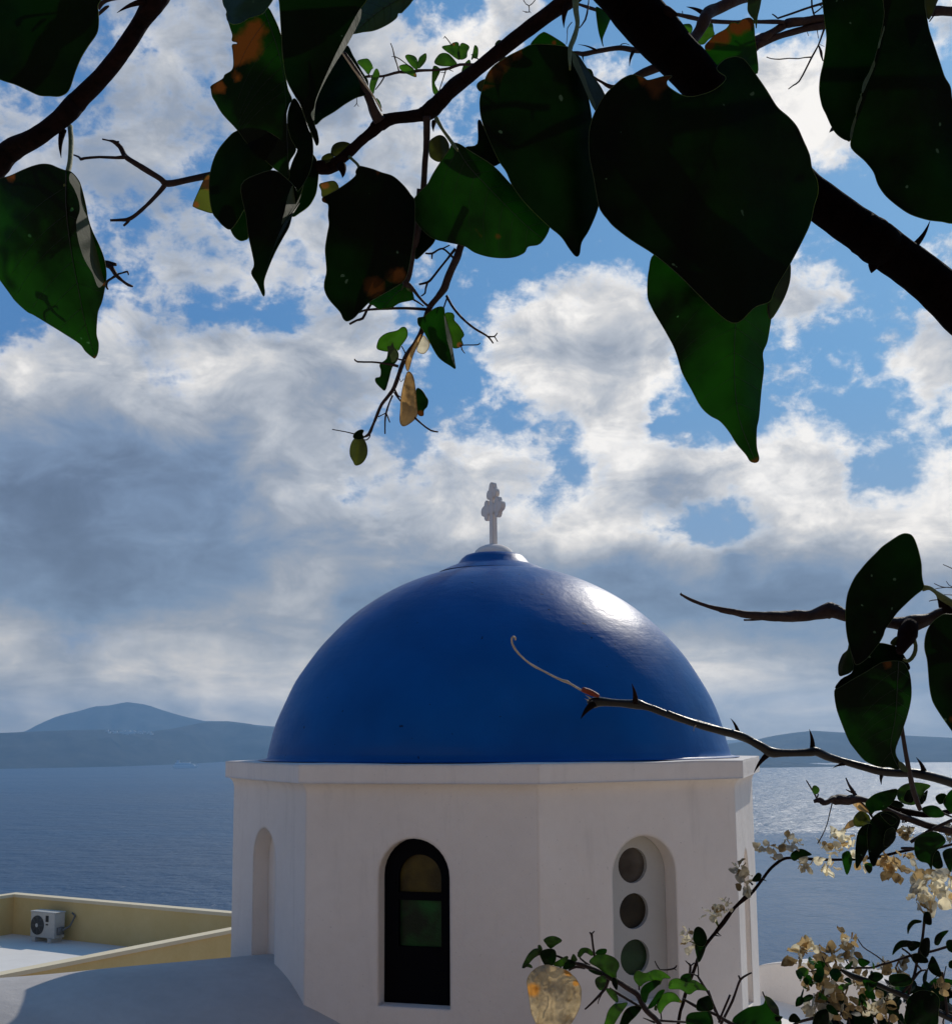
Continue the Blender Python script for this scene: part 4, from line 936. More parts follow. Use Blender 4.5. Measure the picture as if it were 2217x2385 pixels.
thorn(p3, 'D', '1250,115', '1100,58', 44, 0.56)
branch(p3, 'D', '1000,520,70 900,560,76 800,600,84 680,650,60 600,690,40 500,740,26 440,745,40 380,710,24 290,655,22 220,590,16', 0.54, 0.55, 'bark2', 'twig')
branch(p3, 'D', '1000,120,30 1120,145,38 1230,170,34 1350,185,34 1500,190,34 1650,188,34 1848,190,34 1940,190,34', 0.58, 0.60, 'bark2', 'twig')
branch(p3, 'D', '-40,470,20 140,455,34 220,465,42 340,440,38 520,415,44 640,428,50 760,440,44', 0.56, 0.55, 'bark2', 'twig')
branch(p3, 'D', '170,35,20 260,65,34 340,90,30 400,110,28', 0.57); thorn(p3, 'D', '640,450', '612,570', 34, 0.55); thorn(p3, 'D', '330,435', '172,383', 22, 0.55); thorn(p3, 'D', '210,480', '220,530', 18, 0.55)
branch(p3, 'D', '264,-20,10 255,70,14 232,170,16 180,242,10', 0.56); branch(p3, 'D', '118,190,8 80,240,8 78,300,6 70,380,6', 0.56); branch(p3, 'D', '520,410,12 545,380,8 580,375,6 612,388,5', 0.56)
branch(p3, 'D', '1070,125,8 1066,95,6', .58); branch(p3, 'D', '840,-20,20 875,25,10', .55)
leaf(p3, 'D', '328,60 326,120 345,260 368,345 387,402 380,335 412,250 440,180 450,150 400,100', 0.55, 'leaf_mid', fold=(.4, .4), tilt=(.3, 0)); leaf(p3, 'D', '230,590 280,600 300,640 300,665 260,650', 0.55, 'leaf_mid')
leaf(p3, 'D', '1035,235 1060,215 1130,208 1152,250 1130,300 1105,315 1078,285', 0.57, 'leaf_young', fold=(.3, .3)); leaf(p3, 'D', '1300,200 1326,210 1332,260 1340,300 1290,340 1250,380 1195,372 1230,300 1265,240', 0.58, 'leaf_young', fold=(.3, .3))
leaf(p3, 'D', '1640,-40 1630,40 1630,90 1650,130 1690,180 1702,245 1712,150 1735,50 1738,-40', 0.535, 'leaf_sheen', fold=(.7, .5), tilt=(.3, .2)); 
leaf(p3, 'D', '1272,450 1262,395 1300,350 1350,300 1440,250 1478,205 1520,195 1550,205 1580,170 1650,155 1680,200 1690,330 1705,450 1712,630 1600,600 1500,560 1420,560 1365,590 1300,510', 0.53, 'leaf_mid', mid='1660,160 1560,400 1540,600', fold=(.3, .5), tilt=(0, .1), rust=[(1400, 300, 120), (1540, 220, 110), (1620, 200, 90), (1300, 380, 70)], label='leaf with a burnt orange upper edge')
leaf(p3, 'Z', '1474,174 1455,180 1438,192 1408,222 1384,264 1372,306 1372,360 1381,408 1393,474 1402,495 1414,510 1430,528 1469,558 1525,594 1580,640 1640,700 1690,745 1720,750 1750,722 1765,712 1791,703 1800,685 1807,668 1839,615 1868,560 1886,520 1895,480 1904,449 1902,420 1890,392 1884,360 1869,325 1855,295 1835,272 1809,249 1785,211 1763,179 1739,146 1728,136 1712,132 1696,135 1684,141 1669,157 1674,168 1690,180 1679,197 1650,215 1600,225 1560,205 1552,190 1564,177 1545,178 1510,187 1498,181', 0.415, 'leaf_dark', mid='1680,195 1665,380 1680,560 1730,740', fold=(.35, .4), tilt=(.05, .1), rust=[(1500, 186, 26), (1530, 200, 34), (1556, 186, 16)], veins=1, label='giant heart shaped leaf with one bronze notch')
leaf(p3, 'I', '1390,860 1415,790 1440,740 1480,680 1528,608 1534,680 1520,760 1480,860 1405,975 1380,910', 0.45, 'leaf_sheen', fold=(.4, -.3), tilt=(.3, .1))
leaf(p3, 'I', '635,545 600,650 590,740 592,830 610,880 640,940 700,1040 760,1150 790,1230 820,1330 880,1440 940,1550 1000,1610 1070,1650 1130,1720 1180,1800 1240,1870 1270,1915 1310,1922 1326,1895 1310,1820 1310,1700 1325,1620 1340,1450 1357,1300 1350,1200 1378,1130 1395,1040 1405,960 1395,880 1300,700 1100,550 800,500', 0.44, 'leaf_mid', mid='1160,560 1180,900 1165,1100 1165,1400 1200,1650 1300,1910', fold=(.4, .95), tilt=(.05, .1), rust=[(1300, 1905, 40)], veins=1)
# ---- 4 : twigs and the two dark leaves of the upper right corner
p4 = empty('bougainvillea_branch', P(2300, 30, 0.6), 'brown twigs in the upper right corner behind two overlapping near black leaves', 'branch')
branch(p4, 'E', '2600,160,90 2200,110,84 1848,100,78 1700,95,90 1500,110,88 1250,130,86 1000,150,88 740,168,90 560,185,72 450,195,76 390,225,70 300,280,60 220,330,90 150,385,110 60,480,80', 0.60, 0.60, 'bark2', 'stem')
branch(p4, 'E', '900,190,54 740,222,58 600,245,56 480,275,56 380,305,54 260,350,60 170,390,70', 0.60, 0.60, 'bark2', 'twig')
for s_ in ('760,20,26 600,70,20 470,115,18 345,158,16', '345,158,12 320,135,12 298,122,9', '420,188,18 330,180,26 200,185,28 60,185,30', '640,-40,14 640,60,16 668,160,14 685,260,8 695,330,6', '750,230,22 720,320,16 690,400,14 640,490,16 590,590,14 530,700,14 480,735,12 438,766,8', '640,492,14 580,495,10 520,505,10 440,502,9 360,510,10 290,505,8 248,490,8', '700,395,14 715,440,26 722,480,20 735,525,10', '1720,95,20 1690,130,14 1650,185,10', '600,190,7 592,250,6 612,310,4', '690,40,10 730,60,12 650,120,14', '700,380,5 745,400,4'):
    branch(p4, 'E', s_, 0.60)
leaf(p4, 'E', '1600,-60 1615,50 1640,165 1672,120 1700,55 1730,-60', 0.50, 'leaf_olive', fold=(.3, .3))
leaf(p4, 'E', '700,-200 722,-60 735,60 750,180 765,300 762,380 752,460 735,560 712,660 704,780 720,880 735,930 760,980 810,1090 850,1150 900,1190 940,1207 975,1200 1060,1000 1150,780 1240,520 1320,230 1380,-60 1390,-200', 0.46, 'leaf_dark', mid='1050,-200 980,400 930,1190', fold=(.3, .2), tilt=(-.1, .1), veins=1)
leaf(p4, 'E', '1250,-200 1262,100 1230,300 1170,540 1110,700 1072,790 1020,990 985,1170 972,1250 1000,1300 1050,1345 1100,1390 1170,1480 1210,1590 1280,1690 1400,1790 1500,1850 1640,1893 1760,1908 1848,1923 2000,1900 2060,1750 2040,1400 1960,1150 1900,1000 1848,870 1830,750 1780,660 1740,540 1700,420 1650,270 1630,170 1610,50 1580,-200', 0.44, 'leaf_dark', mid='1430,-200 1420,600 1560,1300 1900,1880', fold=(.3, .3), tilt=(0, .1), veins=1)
thorn(p4, 'E', '850,1090', '790,1140', 60, 0.5, m_='bark2'); 
for s_ in ('1258,225 1265,250 1240,330 1222,405 1210,415 1212,370 1235,310', '1172,520 1182,560 1150,640 1115,720 1080,798 1066,780 1085,700 1130,620', '1062,825 1070,850 1045,920 1022,985 1015,960 1030,890', '1012,1000 1020,1030 1000,1110 980,1200 966,1180 975,1110 992,1050'):
    leaf(p4, 'E', s_, 0.4385, 'leaf_pale', fold=(.05, .05), tilt=(2.2, -.5), rim=False, name='leaf_fold_highlight')  # bright gap between the two leaves, painted as pale slivers
# ---- 5 : thin leafy sprig further off
p5 = empty('bougainvillea_sprig', P(1100, 150, 0.8), 'thin distant sprig of tiny light green leaves, above the fork of the middle branch', 'sprig')
branch(p5, 'C', '120,690,18 200,660,24 270,658,24 340,655,22 400,640,24 480,620,26 560,622,24 650,608,26 750,605,22 850,598,24 920,585,24 1000,556,26 1100,555,24 1200,548,24 1400,500,24', 0.80, 0.78, 'bark2', 'stem')
for s_ in ('480,620,14 460,550,11 440,490,13 425,420,9 406,372,8', '440,487,10 480,505,9 540,550,9 600,590,9', '440,487,6 415,488,5', '350,665,14 320,715,12 275,772,9', '880,605,12 860,670,10 835,745,9 820,795,8', '935,395,9 900,345,9 870,312,8', '870,320,6 860,330,5', '1100,470,9 1140,490,9 1185,540,9', '880,625,7 835,622,5', '910,600,7 945,615,5', '215,640,12 235,665,12', '115,830,6 115,890,7 92,918,5', '115,890,5 132,918,4', '1545,-5,7 1570,35,7 1595,50,9 1598,95,8 1590,105,8 1540,95,4', '1595,50,8 1625,30,8 1652,-5,8', '1598,95,7 1612,112,4', '1590,105,6 1562,108,4'):
    branch(p5, 'C', s_, 0.79)
for s_ in ('120,530 190,505 225,520 255,580 240,600 215,640 180,600', '285,590 312,640 290,700 270,760 255,808 225,745 250,650', '480,570 540,555 600,590 628,662 560,640 505,610', '533,490 560,470 620,490 642,550 632,600 580,560', '650,505 670,480 710,460 712,510 690,550 650,588 640,555', '783,530 830,465 890,460 940,500 977,560 880,570 810,560', '848,405 920,385 950,366 990,372 1000,470 995,515 925,470', '998,400 1025,370 1082,400 1065,450 1058,495 1005,512 985,460', '1018,640 1035,560 1085,515 1092,590', '1130,390 1158,420 1150,500 1120,500 1100,515 1115,450', '775,570 832,600 800,680 785,720 826,808 790,815 768,780 762,690', '325,930 290,880 284,845 310,870 325,910'):
    leaf(p5, 'C', s_, 0.79, 'leaf_young', fold=(.4, .4), wave=.1, rust=[(620, 645, 20), (950, 380, 18)])
# ---- 6 : broken branch at the right with three dark leaves
p6 = empty('bougainvillea_branch', P(2260, 1420, 0.55), 'broken branch with peeling bark entering from the right, beside the dome, three dark leaves', 'branch')
branch(p6, 'K', '2500,480,90 2100,560,80 1900,600,70 1780,630,66 1700,665,78 1620,690,100 1560,705,110 1480,695,78 1400,690,70 1280,665,70 1160,645,78 1100,625,90 1045,615,104 985,635,80 930,648,72 850,650,76 790,655,72 700,650,66 600,648,56 520,642,50 440,625,40 350,606,32 280,590,24 200,562,22 140,535,20 95,508,14', 0.55, 0.56, 'bark2', 'stem', wob=.25)
branch(p6, 'K', '640,668,16 560,675,14 505,676,12', 0.559); branch(p6, 'K', '480,640,16 410,635,12 345,622,8', 0.559); branch(p6, 'K', '100,520,8 98,500,5', 0.56)
branch(p6, 'K', '1580,690,90 1560,760,130 1530,830,84 1510,880,60', 0.55, 0.54, 'bark', 'twig'); branch(p6, 'K', '1590,780,30 1612,840,26 1600,900,28 1565,940,26 1530,930,18', 0.545, m_='green_stem', name='leaf_stalk')
branch(p6, 'K', '2000,640,60 1848,570,44 1780,530,44 1740,495,26 1700,470,28 1655,470,44', 0.55, 0.54, 'green_stem', 'leaf_stalk'); thorn(p6, 'K', '1775,590', '1720,465', 34, 0.55); branch(p6, 'K', '1780,540,26 1820,620,60 1850,640,60', .55, m_='bark')
leaf(p6, 'K', '1450,830 1465,800 1495,785 1500,840', 0.545, 'leaf_olive')
for s_ in ('2000,420,7 1848,345,6 1788,318,5', '2000,500,8 1848,468,7 1780,462,6 1730,440,5', '1810,465,6 1750,472,5 1730,480,4', '1848,462,6 1825,450,5 1808,425,4', '1900,520,6 1848,515,6 1790,512,4', '1755,545,8 1720,548,7 1697,555,5'): branch(p6, 'K', s_, 0.62)
leaf(p6, 'K', '1185,830 1172,870 1140,900 1118,950 1112,990 1118,1032 1142,1034 1205,1000 1220,900', 0.552, 'leaf_sheen', fold=(.4, .4), tilt=(-.3, 0))
leaf(p6, 'K', '1190,850 1260,840 1370,825 1440,835 1500,860 1560,950 1560,1000 1400,1000 1250,1060 1098,1120 1130,1060 1210,1000', 0.548, 'leaf_dark', fold=(.3, .3))
leaf(p6, 'K', '1662,470 1655,420 1650,380 1645,300 1620,200 1590,135 1550,118 1515,125 1480,145 1400,200 1360,240 1300,300 1250,360 1220,400 1190,460 1170,520 1160,600 1160,680 1165,750 1180,830 1210,930 1230,965 1290,930 1340,870 1375,825 1400,780 1415,735 1440,700 1490,630 1560,560 1610,515', 0.53, 'leaf_dark', mid='1655,470 1460,480 1280,700 1225,950', fold=(.3, .35), tilt=(.1, .1), veins=1, label='upright oval leaf above the broken branch')
leaf(p6, 'K', '1088,1135 1120,1112 1200,1062 1300,1005 1380,955 1430,942 1480,940 1530,950 1562,1000 1578,1060 1582,1170 1560,1280 1520,1400 1480,1515 1500,1580 1530,1618 1490,1640 1440,1625 1400,1628 1340,1612 1280,1580 1220,1510 1190,1470 1170,1430 1130,1330 1100,1240', 0.525, 'leaf_mid', mid='1500,945 1490,1150 1480,1300 1450,1500 1500,1630', fold=(.3, .7), tilt=(.05, .1), rust=[(1425, 965, 44), (1420, 1480, 14), (1370, 1550, 12)], veins=1)
leaf(p6, 'K', '2100,600 1900,620 1848,640 1790,640 1720,690 1680,760 1668,850 1685,930 1692,1000 1700,1100 1712,1170 1730,1220 1780,1300 1848,1395 1900,1460 2000,1500 2120,1300 2200,900', 0.52, 'leaf_dark', mid='1950,620 1880,1000 1960,1480', fold=(.3, .35), tilt=(.1, .1), rust=[(1850, 1330, 30)], veins=1)
branch(p6, 'K', '1515,1330,26 1530,1430,28 1550,1550,30 1575,1680,34 1600,1790,36 1640,1900,30', 0.54, 0.56, 'bark2', 'twig', wob=.05)
leaf(p6, 'K', '1500,1590 1530,1600 1560,1640 1555,1660 1510,1640', 0.52, 'leaf_pale', rim=False)
# ---- 7 : thorny stem across the dome
p7 = empty('thorny_stem', P(2300, 1880, 0.6), 'long thorny stem with a pale curled tip, reaching over the blue dome', 'stem')
branch(p7, 'L', '155,125,12 152,108,14 140,101,14 129,112,14 129,140,15 138,165,16 155,195,16 180,225,14 205,250,13 245,285,13 300,320,15 350,345,12 400,372,14 460,402,15 500,418,22 525,425,24 550,440,15 600,470,14 650,498,13', 0.62, 0.62, 'pale_twig', 'twig', wob=.12)
branch(p7, 'L', '636,480,34 665,492,40 700,505,40 735,520,34 755,530,20', 0.617, 0.617, 'red_sheath', 'twig', wob=.3)
branch(p7, 'L', '672,560,16 690,568,60 715,575,80 760,568,68 840,575,56 920,580,56 980,585,62 1030,585,74 1080,600,56 1150,622,50 1240,658,50 1350,695,50 1450,722,50 1500,738,54 1600,765,50 1700,797,52 1800,830,56 1848,852,56', 0.62, 0.60, 'stem_gloss', 'stem', wob=.08)
branch(p7, 'K', '0,1278,48 100,1315,46 210,1352,46 330,1385,48 440,1412,50 500,1430,52 560,1462,52 620,1495,58 680,1530,66 760,1535,50 860,1533,48 930,1530,56 970,1525,58 1050,1560,50 1150,1590,46 1300,1632,52 1400,1655,54 1500,1662,52 1600,1665,56 1700,1685,56 1848,1728,60 2000,1790,64 2300,1900,70', 0.60, 0.58, 'stem_gloss', 'stem', wob=.08)
thorn(p7, 'L', '1014,575', '988,438', 46, 0.61); thorn(p7, 'L', '715,580', '622,692', 60, 0.61); thorn(p7, 'L', '1748,780', '1697,688', 30, 0.60); thorn(p7, 'L', '1478,728', '1432,780', 18, 0.598, m_='pale_twig', bend=.5)
thorn(p7, 'K', '672,1530', '568,1662', 46, 0.60); thorn(p7, 'K', '945,1520', '925,1380', 42, 0.595); thorn(p7, 'K', '1150,1605', '1076,1632', 24, 0.59); thorn(p7, 'K', '1392,1670', '1390,1738', 30, 0.59); thorn(p7, 'K', '1668,1660', '1614,1562', 38, 0.585)
thorn(p7, 'L', '700,555', '655,520', 16, .618, m_='pale_twig'); thorn(p7, 'L', '690,570', '650,545', 12, .618, m_='pale_twig')
# ---- 8 : flowering bougainvillea at the lower right
def free_blade(mb, c, size, rnd, mi=0, crumple=0.12, ax=None, wid=0.42):
    """small ovate blade in free 3D orientation"""
    a = ax or Vector((rnd.uniform(-1, 1), rnd.uniform(-1, 1), rnd.uniform(-1, .6))).normalized()
    b = a.orthogonal().normalized(); b.rotate(Matrix.Rotation(rnd.uniform(0, 6.28), 3, a)); n_ = a.cross(b)
    vs = []; U, V_ = 7, 5; sd = rnd.uniform(0, 99); cup = rnd.uniform(.1, .5); cl = rnd.uniform(-.5, .5)
    for i in range(U):
        t = i / (U - 1); w_ = wid * math.sin(math.pi * min(1, (t * .93 + .03)) ** 0.75) ** 0.8 if t < .999 else 0.02
        for j in range(V_):
            s = (j / (V_ - 1) - .5) * 2
            p = a * (t * size) + b * (s * w_ * size) + n_ * (size * (cup * (s * w_) ** 2 * 2 + cl * t * t * .6 + crumple * noise.noise(Vector((t * 2.6, s * 1.7, sd)))))
            vs.append(Vector(c) + p)
    mb.add(vs, [(i * V_ + j, i * V_ + j + 1, (i + 1) * V_ + j + 1, (i + 1) * V_ + j) for i in range(U - 1) for j in range(V_ - 1)], mi)
def flower(plant, z, x, y, size, d, seed, n=9, m_='bract', name='flower'):
    rnd = random.Random(seed); mb = MB(); (px, py), = nat(z, '%f,%f' % (x, y)); s = size / ZR[z][2] / F * d
    for k in range(n):
        o = Vector((rnd.gauss(0, .25), rnd.gauss(0, .25), rnd.gauss(0, .22))) * s
        dirv = (o.normalized() + Vector((rnd.uniform(-.6, .6), rnd.uniform(-.6, .3), rnd.uniform(-.5, .6)))).normalized()
        free_blade(mb, P(px, py, d) + o * .6, s * rnd.uniform(.40, .62), rnd, rnd.random() < .25, .26, dirv, .46)
    for k in range(2):
        o = P(px, py, d) + Vector((rnd.uniform(-1, 1), rnd.uniform(-1, 1), rnd.uniform(-1, 1))) * s * .2
        mb.tube([o, o + Vector((rnd.uniform(-.2, .2), 0, .3)) * s], [s * .03, s * .045], 5, 0)
    other = 'bract_tan' if m_ == 'bract' else 'bract'
    me = bpy.data.meshes.new(name); me.from_pydata([tuple(v) for v in mb.v], [], mb.f); me.polygons.foreach_set('material_index', [int(a) for a in mb.mi]); me.update()
    return link(name, me, [M[m_], M[other]], plant)
def rleaf(plant, z, x, y, size, d, seed, m_='leaf_mid', ax=None):
    rnd = random.Random(seed); mb = MB(); (px, py), = nat(z, '%f,%f' % (x, y))
    free_blade(mb, P(px, py, d), size / ZR[z][2] / F * d, rnd, 0, .10, ax, rnd.uniform(.26, .40)); return mb.build('leaf', M[m_], plant)
# 8a leafy arm over the lower wall
p8 = empty('bougainvillea_branch', P(1560, 2420, 0.8), 'leafy green branch below the round portholes with one big withered cream bract', 'branch')
branch(p8, 'M', '90,1260,10 150,1225,12 215,1190,14 300,1190,18 380,1215,20 440,1240,26 520,1270,34 620,1300,38 720,1345,42 800,1385,46 880,1425,44 960,1480,46 1050,1540,48 1085,1610,52 1130,1680,44 1210,1755,44 1260,1830,44 1330,1950,44 1500,2200,40', 0.80, 0.78, 'bark2', 'stem')
for s_ in ('460,1330,16 520,1300,22 600,1310,26', '1200,1760,24 1350,1770,20 1500,1778,22 1700,1800,24', '1100,1740,8 1200,1780,20', '810,1485,24 900,1540,24 1000,1600,24 1080,1650,26', '800,1400,34 780,1470,28 740,1525,26 660,1610,20 598,1667,14', '745,1530,12 720,1580,10 710,1620,6', '680,1210,22 668,1120,18 660,1050,18 655,1020,22 638,1002,10', '655,1020,16 680,992,10', '540,1175,12 560,1230,16 640,1290,20', '1440,1575,22 1500,1610,26 1560,1642,28 1650,1680,26 1740,1720,28 1848,1785,34 2000,1850,34', '1565,1375,18 1610,1450,20 1660,1530,18 1710,1640,18 1750,1730,20', '1570,1380,14 1520,1362,12 1480,1370,10', '1575,1375,12 1572,1310,11 1562,1248,9', '1500,1360,22 1505,1290,22 1480,1265,12 1463,1247,9', '1510,1290,12 1540,1265,12', '1240,1325,10 1300,1325,16 1365,1315,16 1388,1288,10', '1365,1315,10 1385,1330,7', '1240,1322,12 1215,1285,11 1200,1250,9', '1750,1780,20 1780,1700,20 1848,1540,20', '1060,1420,10 1065,1500,14', '1250,1690,12 1258,1760,12', '390,1290,14 380,1400,16 330,1500,14 300,1600,12'):
    branch(p8, 'M', s_, 0.795)
for (s_, m_, r_) in (('80,1310 60,1300 90,1230 118,1185 160,1148 205,1145 217,1172 150,1235 110,1280', 'leaf_young', ()), ('245,1068 290,1040 350,1040 400,1075 350,1112 310,1140 285,1130 262,1100', 'leaf_young', ()),
        ('212,1180 260,1150 330,1150 352,1200 330,1280 262,1288 225,1235', 'leaf_mid', ()), ('325,1275 380,1240 440,1208 452,1230 410,1295 350,1295', 'leaf_young', ()), ('535,1205 556,1150 600,1136 645,1150 668,1185 655,1205 600,1178 560,1215', 'leaf_young', ()),
        ('690,1178 720,1150 782,1148 772,1190 705,1195', 'leaf_mid', ()), ('636,1260 680,1208 740,1188 830,1210 880,1250 893,1295 870,1350 860,1402 780,1360 700,1300', 'leaf_young', ()), ('686,1420 710,1390 765,1375 782,1430 740,1502 700,1470', 'leaf_young', ()),
        ('778,1490 840,1500 880,1560 876,1608 820,1560', 'leaf_young', ()), ('1018,1395 1030,1350 1060,1333 1120,1355 1200,1325 1270,1342 1335,1397 1270,1402 1240,1455 1170,1420 1110,1440 1075,1468 1040,1440', 'leaf_young', ()),
        ('1318,1475 1325,1430 1350,1408 1400,1400 1480,1425 1550,1418 1655,1502 1560,1500 1495,1538 1420,1495 1335,1492', 'leaf_young', ()), ('1218,1610 1250,1550 1310,1520 1370,1528 1412,1575 1430,1608 1350,1600 1290,1640 1250,1700 1230,1680', 'leaf_young', [(1420, 1600, 14)]),
        ('1085,1570 1080,1500 1120,1450 1200,1415 1252,1430 1200,1485 1150,1530 1120,1610', 'leaf_mid', ()), ('1138,1655 1190,1570 1235,1510 1285,1500 1250,1570 1230,1605 1180,1650', 'leaf_mid', ()), ('740,1860 770,1780 800,1680 850,1622 900,1615 965,1610 930,1670 900,1710 850,1793 800,1870', 'leaf_young', ()),
        ('880,1870 930,1700 1000,1640 1085,1650 1040,1720 980,1780 920,1870', 'leaf_dark', ()), ('1560,1670 1568,1592 1620,1560 1672,1557 1700,1662 1620,1682', 'leaf_dark', ()), ('1468,1745 1500,1700 1590,1688 1680,1700 1695,1850 1560,1870 1480,1810', 'leaf_mid', ()),
        ('408,1312 450,1240 512,1258 505,1300 440,1322', 'leaf_mid', ()), ('478,1240 500,1190 532,1240 505,1255', 'leaf_young', ()), ('630,1330 660,1325 740,1350 730,1372 680,1360', 'leaf_mid', ()), ('860,1395 880,1440 872,1500 835,1450 830,1400', 'leaf_dark', ()), ('195,1118 215,1115 232,1150 215,1170 200,1160', 'leaf_young', ()), ('58,1310 90,1275 130,1280 145,1310 100,1300', 'leaf_young', ()), ('1420,1410 1440,1370 1500,1360 1510,1420 1470,1430', 'leaf_mid', ()), ('1200,1640 1218,1635 1215,1675 1195,1668', 'leaf_sheen', ())):
    leaf(p8, 'M', s_, 0.785, m_, fold=(.5, .3), tilt=(.1, .15), rust=r_, wave=.10)
leaf(p8, 'M', '100,1450 105,1400 130,1355 180,1310 230,1290 285,1284 380,1310 450,1335 500,1380 520,1400 560,1470 568,1530 555,1640 520,1720 470,1800 400,1860 300,1880 230,1850 180,1790 140,1700 120,1580', 0.775, 'dry_bract', mid='380,1310 340,1450 300,1600 280,1800', fold=(.5, .6), tilt=(.1, .1), rust=[(150, 1500, 80), (460, 1340, 60), (520, 1440, 40)], wave=.20, crump=.05, res=3.0, label='large withered cream bract with orange stains')
# 8b long arching stem with small white flowers
p9 = empty('bougainvillea_branch', P(1585, 2440, 0.95), 'dark arching stem carrying small white flowers past the right edge of the chapel', 'branch')
branch(p9, 'M', '1370,2000,34 1390,1850,32 1400,1793,30 1420,1680,30 1440,1620,30 1480,1480,28 1540,1320,28 1600,1160,28 1700,1030,28 1780,920,26 1848,830,26 1980,690,26', 0.95, 0.95, 'bark', 'stem')
branch(p9, 'N', '-60,1530,22 0,1440,22 60,1370,22 120,1300,22 200,1185,22 310,1090,26 400,980,24 460,900,24 520,845,24 570,815,24 640,808,22 740,815,22 860,822,22 1000,822,20 1100,820,20 1290,800,22 1420,770,22 1560,740,22', 0.95, 0.97, 'bark', 'stem')
for b_, t_ in (('405,965', '442,985'), ('300,1085', '322,1106'), ('60,1370', '96,1400'), ('330,1010', '300,985')): thorn(p9, 'N', b_, t_, 16, .95)
thorn(p9, 'M', '1700,1020', '1770,1035', 18, .95); branch(p9, 'M', '1750,960,14 1720,900,26 1700,880,20', .95, m_='green_stem'); branch(p9, 'M', '1590,1180,20 1560,1110,16 1500,1080,12', .95, m_='green_stem')
leaf(p9, 'M', '1528,1055 1540,980 1575,955 1620,985 1648,1060 1620,1120 1570,1120 1540,1090', 0.94, 'leaf_dark', fold=(.3, .3)); leaf(p9, 'M', '1550,1108 1630,1115 1622,1180 1580,1260 1555,1190', 0.945, 'leaf_mid', fold=(.4, .3))
for i, (z, x, y, s, n) in enumerate((('M', 1480, 1015, 110, 6), ('M', 1485, 1110, 130, 7), ('M', 1690, 830, 130, 7), ('N', 130, 1150, 90, 5), ('N', 40, 1215, 120, 7), ('N', 150, 1215, 80, 5), ('N', 235, 900, 150, 9), ('N', 270, 990, 160, 9), ('N', 450, 730, 130, 8), ('N', 590, 680, 130, 8), ('N', 680, 710, 80, 5), ('N', 480, 790, 110, 6), ('N', 750, 850, 130, 8), ('N', 690, 880, 90, 5), ('N', 860, 720, 110, 7), ('N', 960, 660, 160, 9), ('N', 1040, 640, 120, 7), ('N', 900, 880, 140, 8), ('N', 1080, 730, 120, 7), ('N', 970, 760, 110, 6), ('N', 1150, 830, 130, 7), ('N', 1360, 800, 150, 8), ('N', 1430, 880, 150, 9), ('N', 1340, 860, 110, 7), ('N', 1480, 800, 110, 6))):
    flower(p9, z, x, y, s, 0.945, 100 + i, n - 1, 'bract' if i < 20 else 'bract_tan')
for s_ in ('620,800 640,762 700,740 750,760 778,787 700,802 650,832', '1010,790 1030,765 1065,760 1087,830 1050,937 1020,860', '1180,860 1230,848 1240,880 1215,927', '330,985 345,950 375,922 400,940 380,985'):
    leaf(p9, 'N', s_, 0.94, 'leaf_mid', fold=(.4, .3))
# 8c dark leafy stub higher up at the right
p10 = empty('bougainvillea_branch', P(2300, 1950, 0.9), 'knobbly brown stub with dark green leaves, above the white flowers by the right edge', 'branch')
branch(p10, 'N', '798,382,24 840,372,40 870,392,44 900,385,44 935,362,50 960,370,60 1000,368,60 1060,370,64 1100,360,60 1160,365,44 1230,385,44 1320,430,46 1420,480,44 1540,520,44 1650,560,46 1750,585,48 1900,610,50 2200,680,60', 0.88, 0.90, 'bark2', 'stem', wob=.5)
branch(p10, 'N', '1340,390,50 1450,450,54 1560,470,50 1650,480,46 1760,470,40 1900,440,40', 0.895, m_='bark', name='twig')
for s_ in ('1120,345,30 1085,290,24 1060,250,16 1040,200,10', '1100,320,16 1060,300,10 1042,290,6', '1100,330,14 1110,300,10', '825,368,16 800,320,13 770,270,11 740,220,8', '825,350,12 830,320,10', '935,395,10 915,480,9 895,560,8 860,640,8 825,700,9', '1140,380,26 1200,440,22 1240,500,16', '1480,500,18 1470,540,14 1500,530,10', '1580,520,18 1620,560,12 1640,575,7', '1848,520,26 1700,590,26 1600,645,26 1530,690,24', '1848,500,12 1780,470,16', '1460,735,20 1560,735,20 1700,740,20 1900,690,20', '1450,460,12 1500,540,12'): branch(p10, 'N', s_, 0.888)
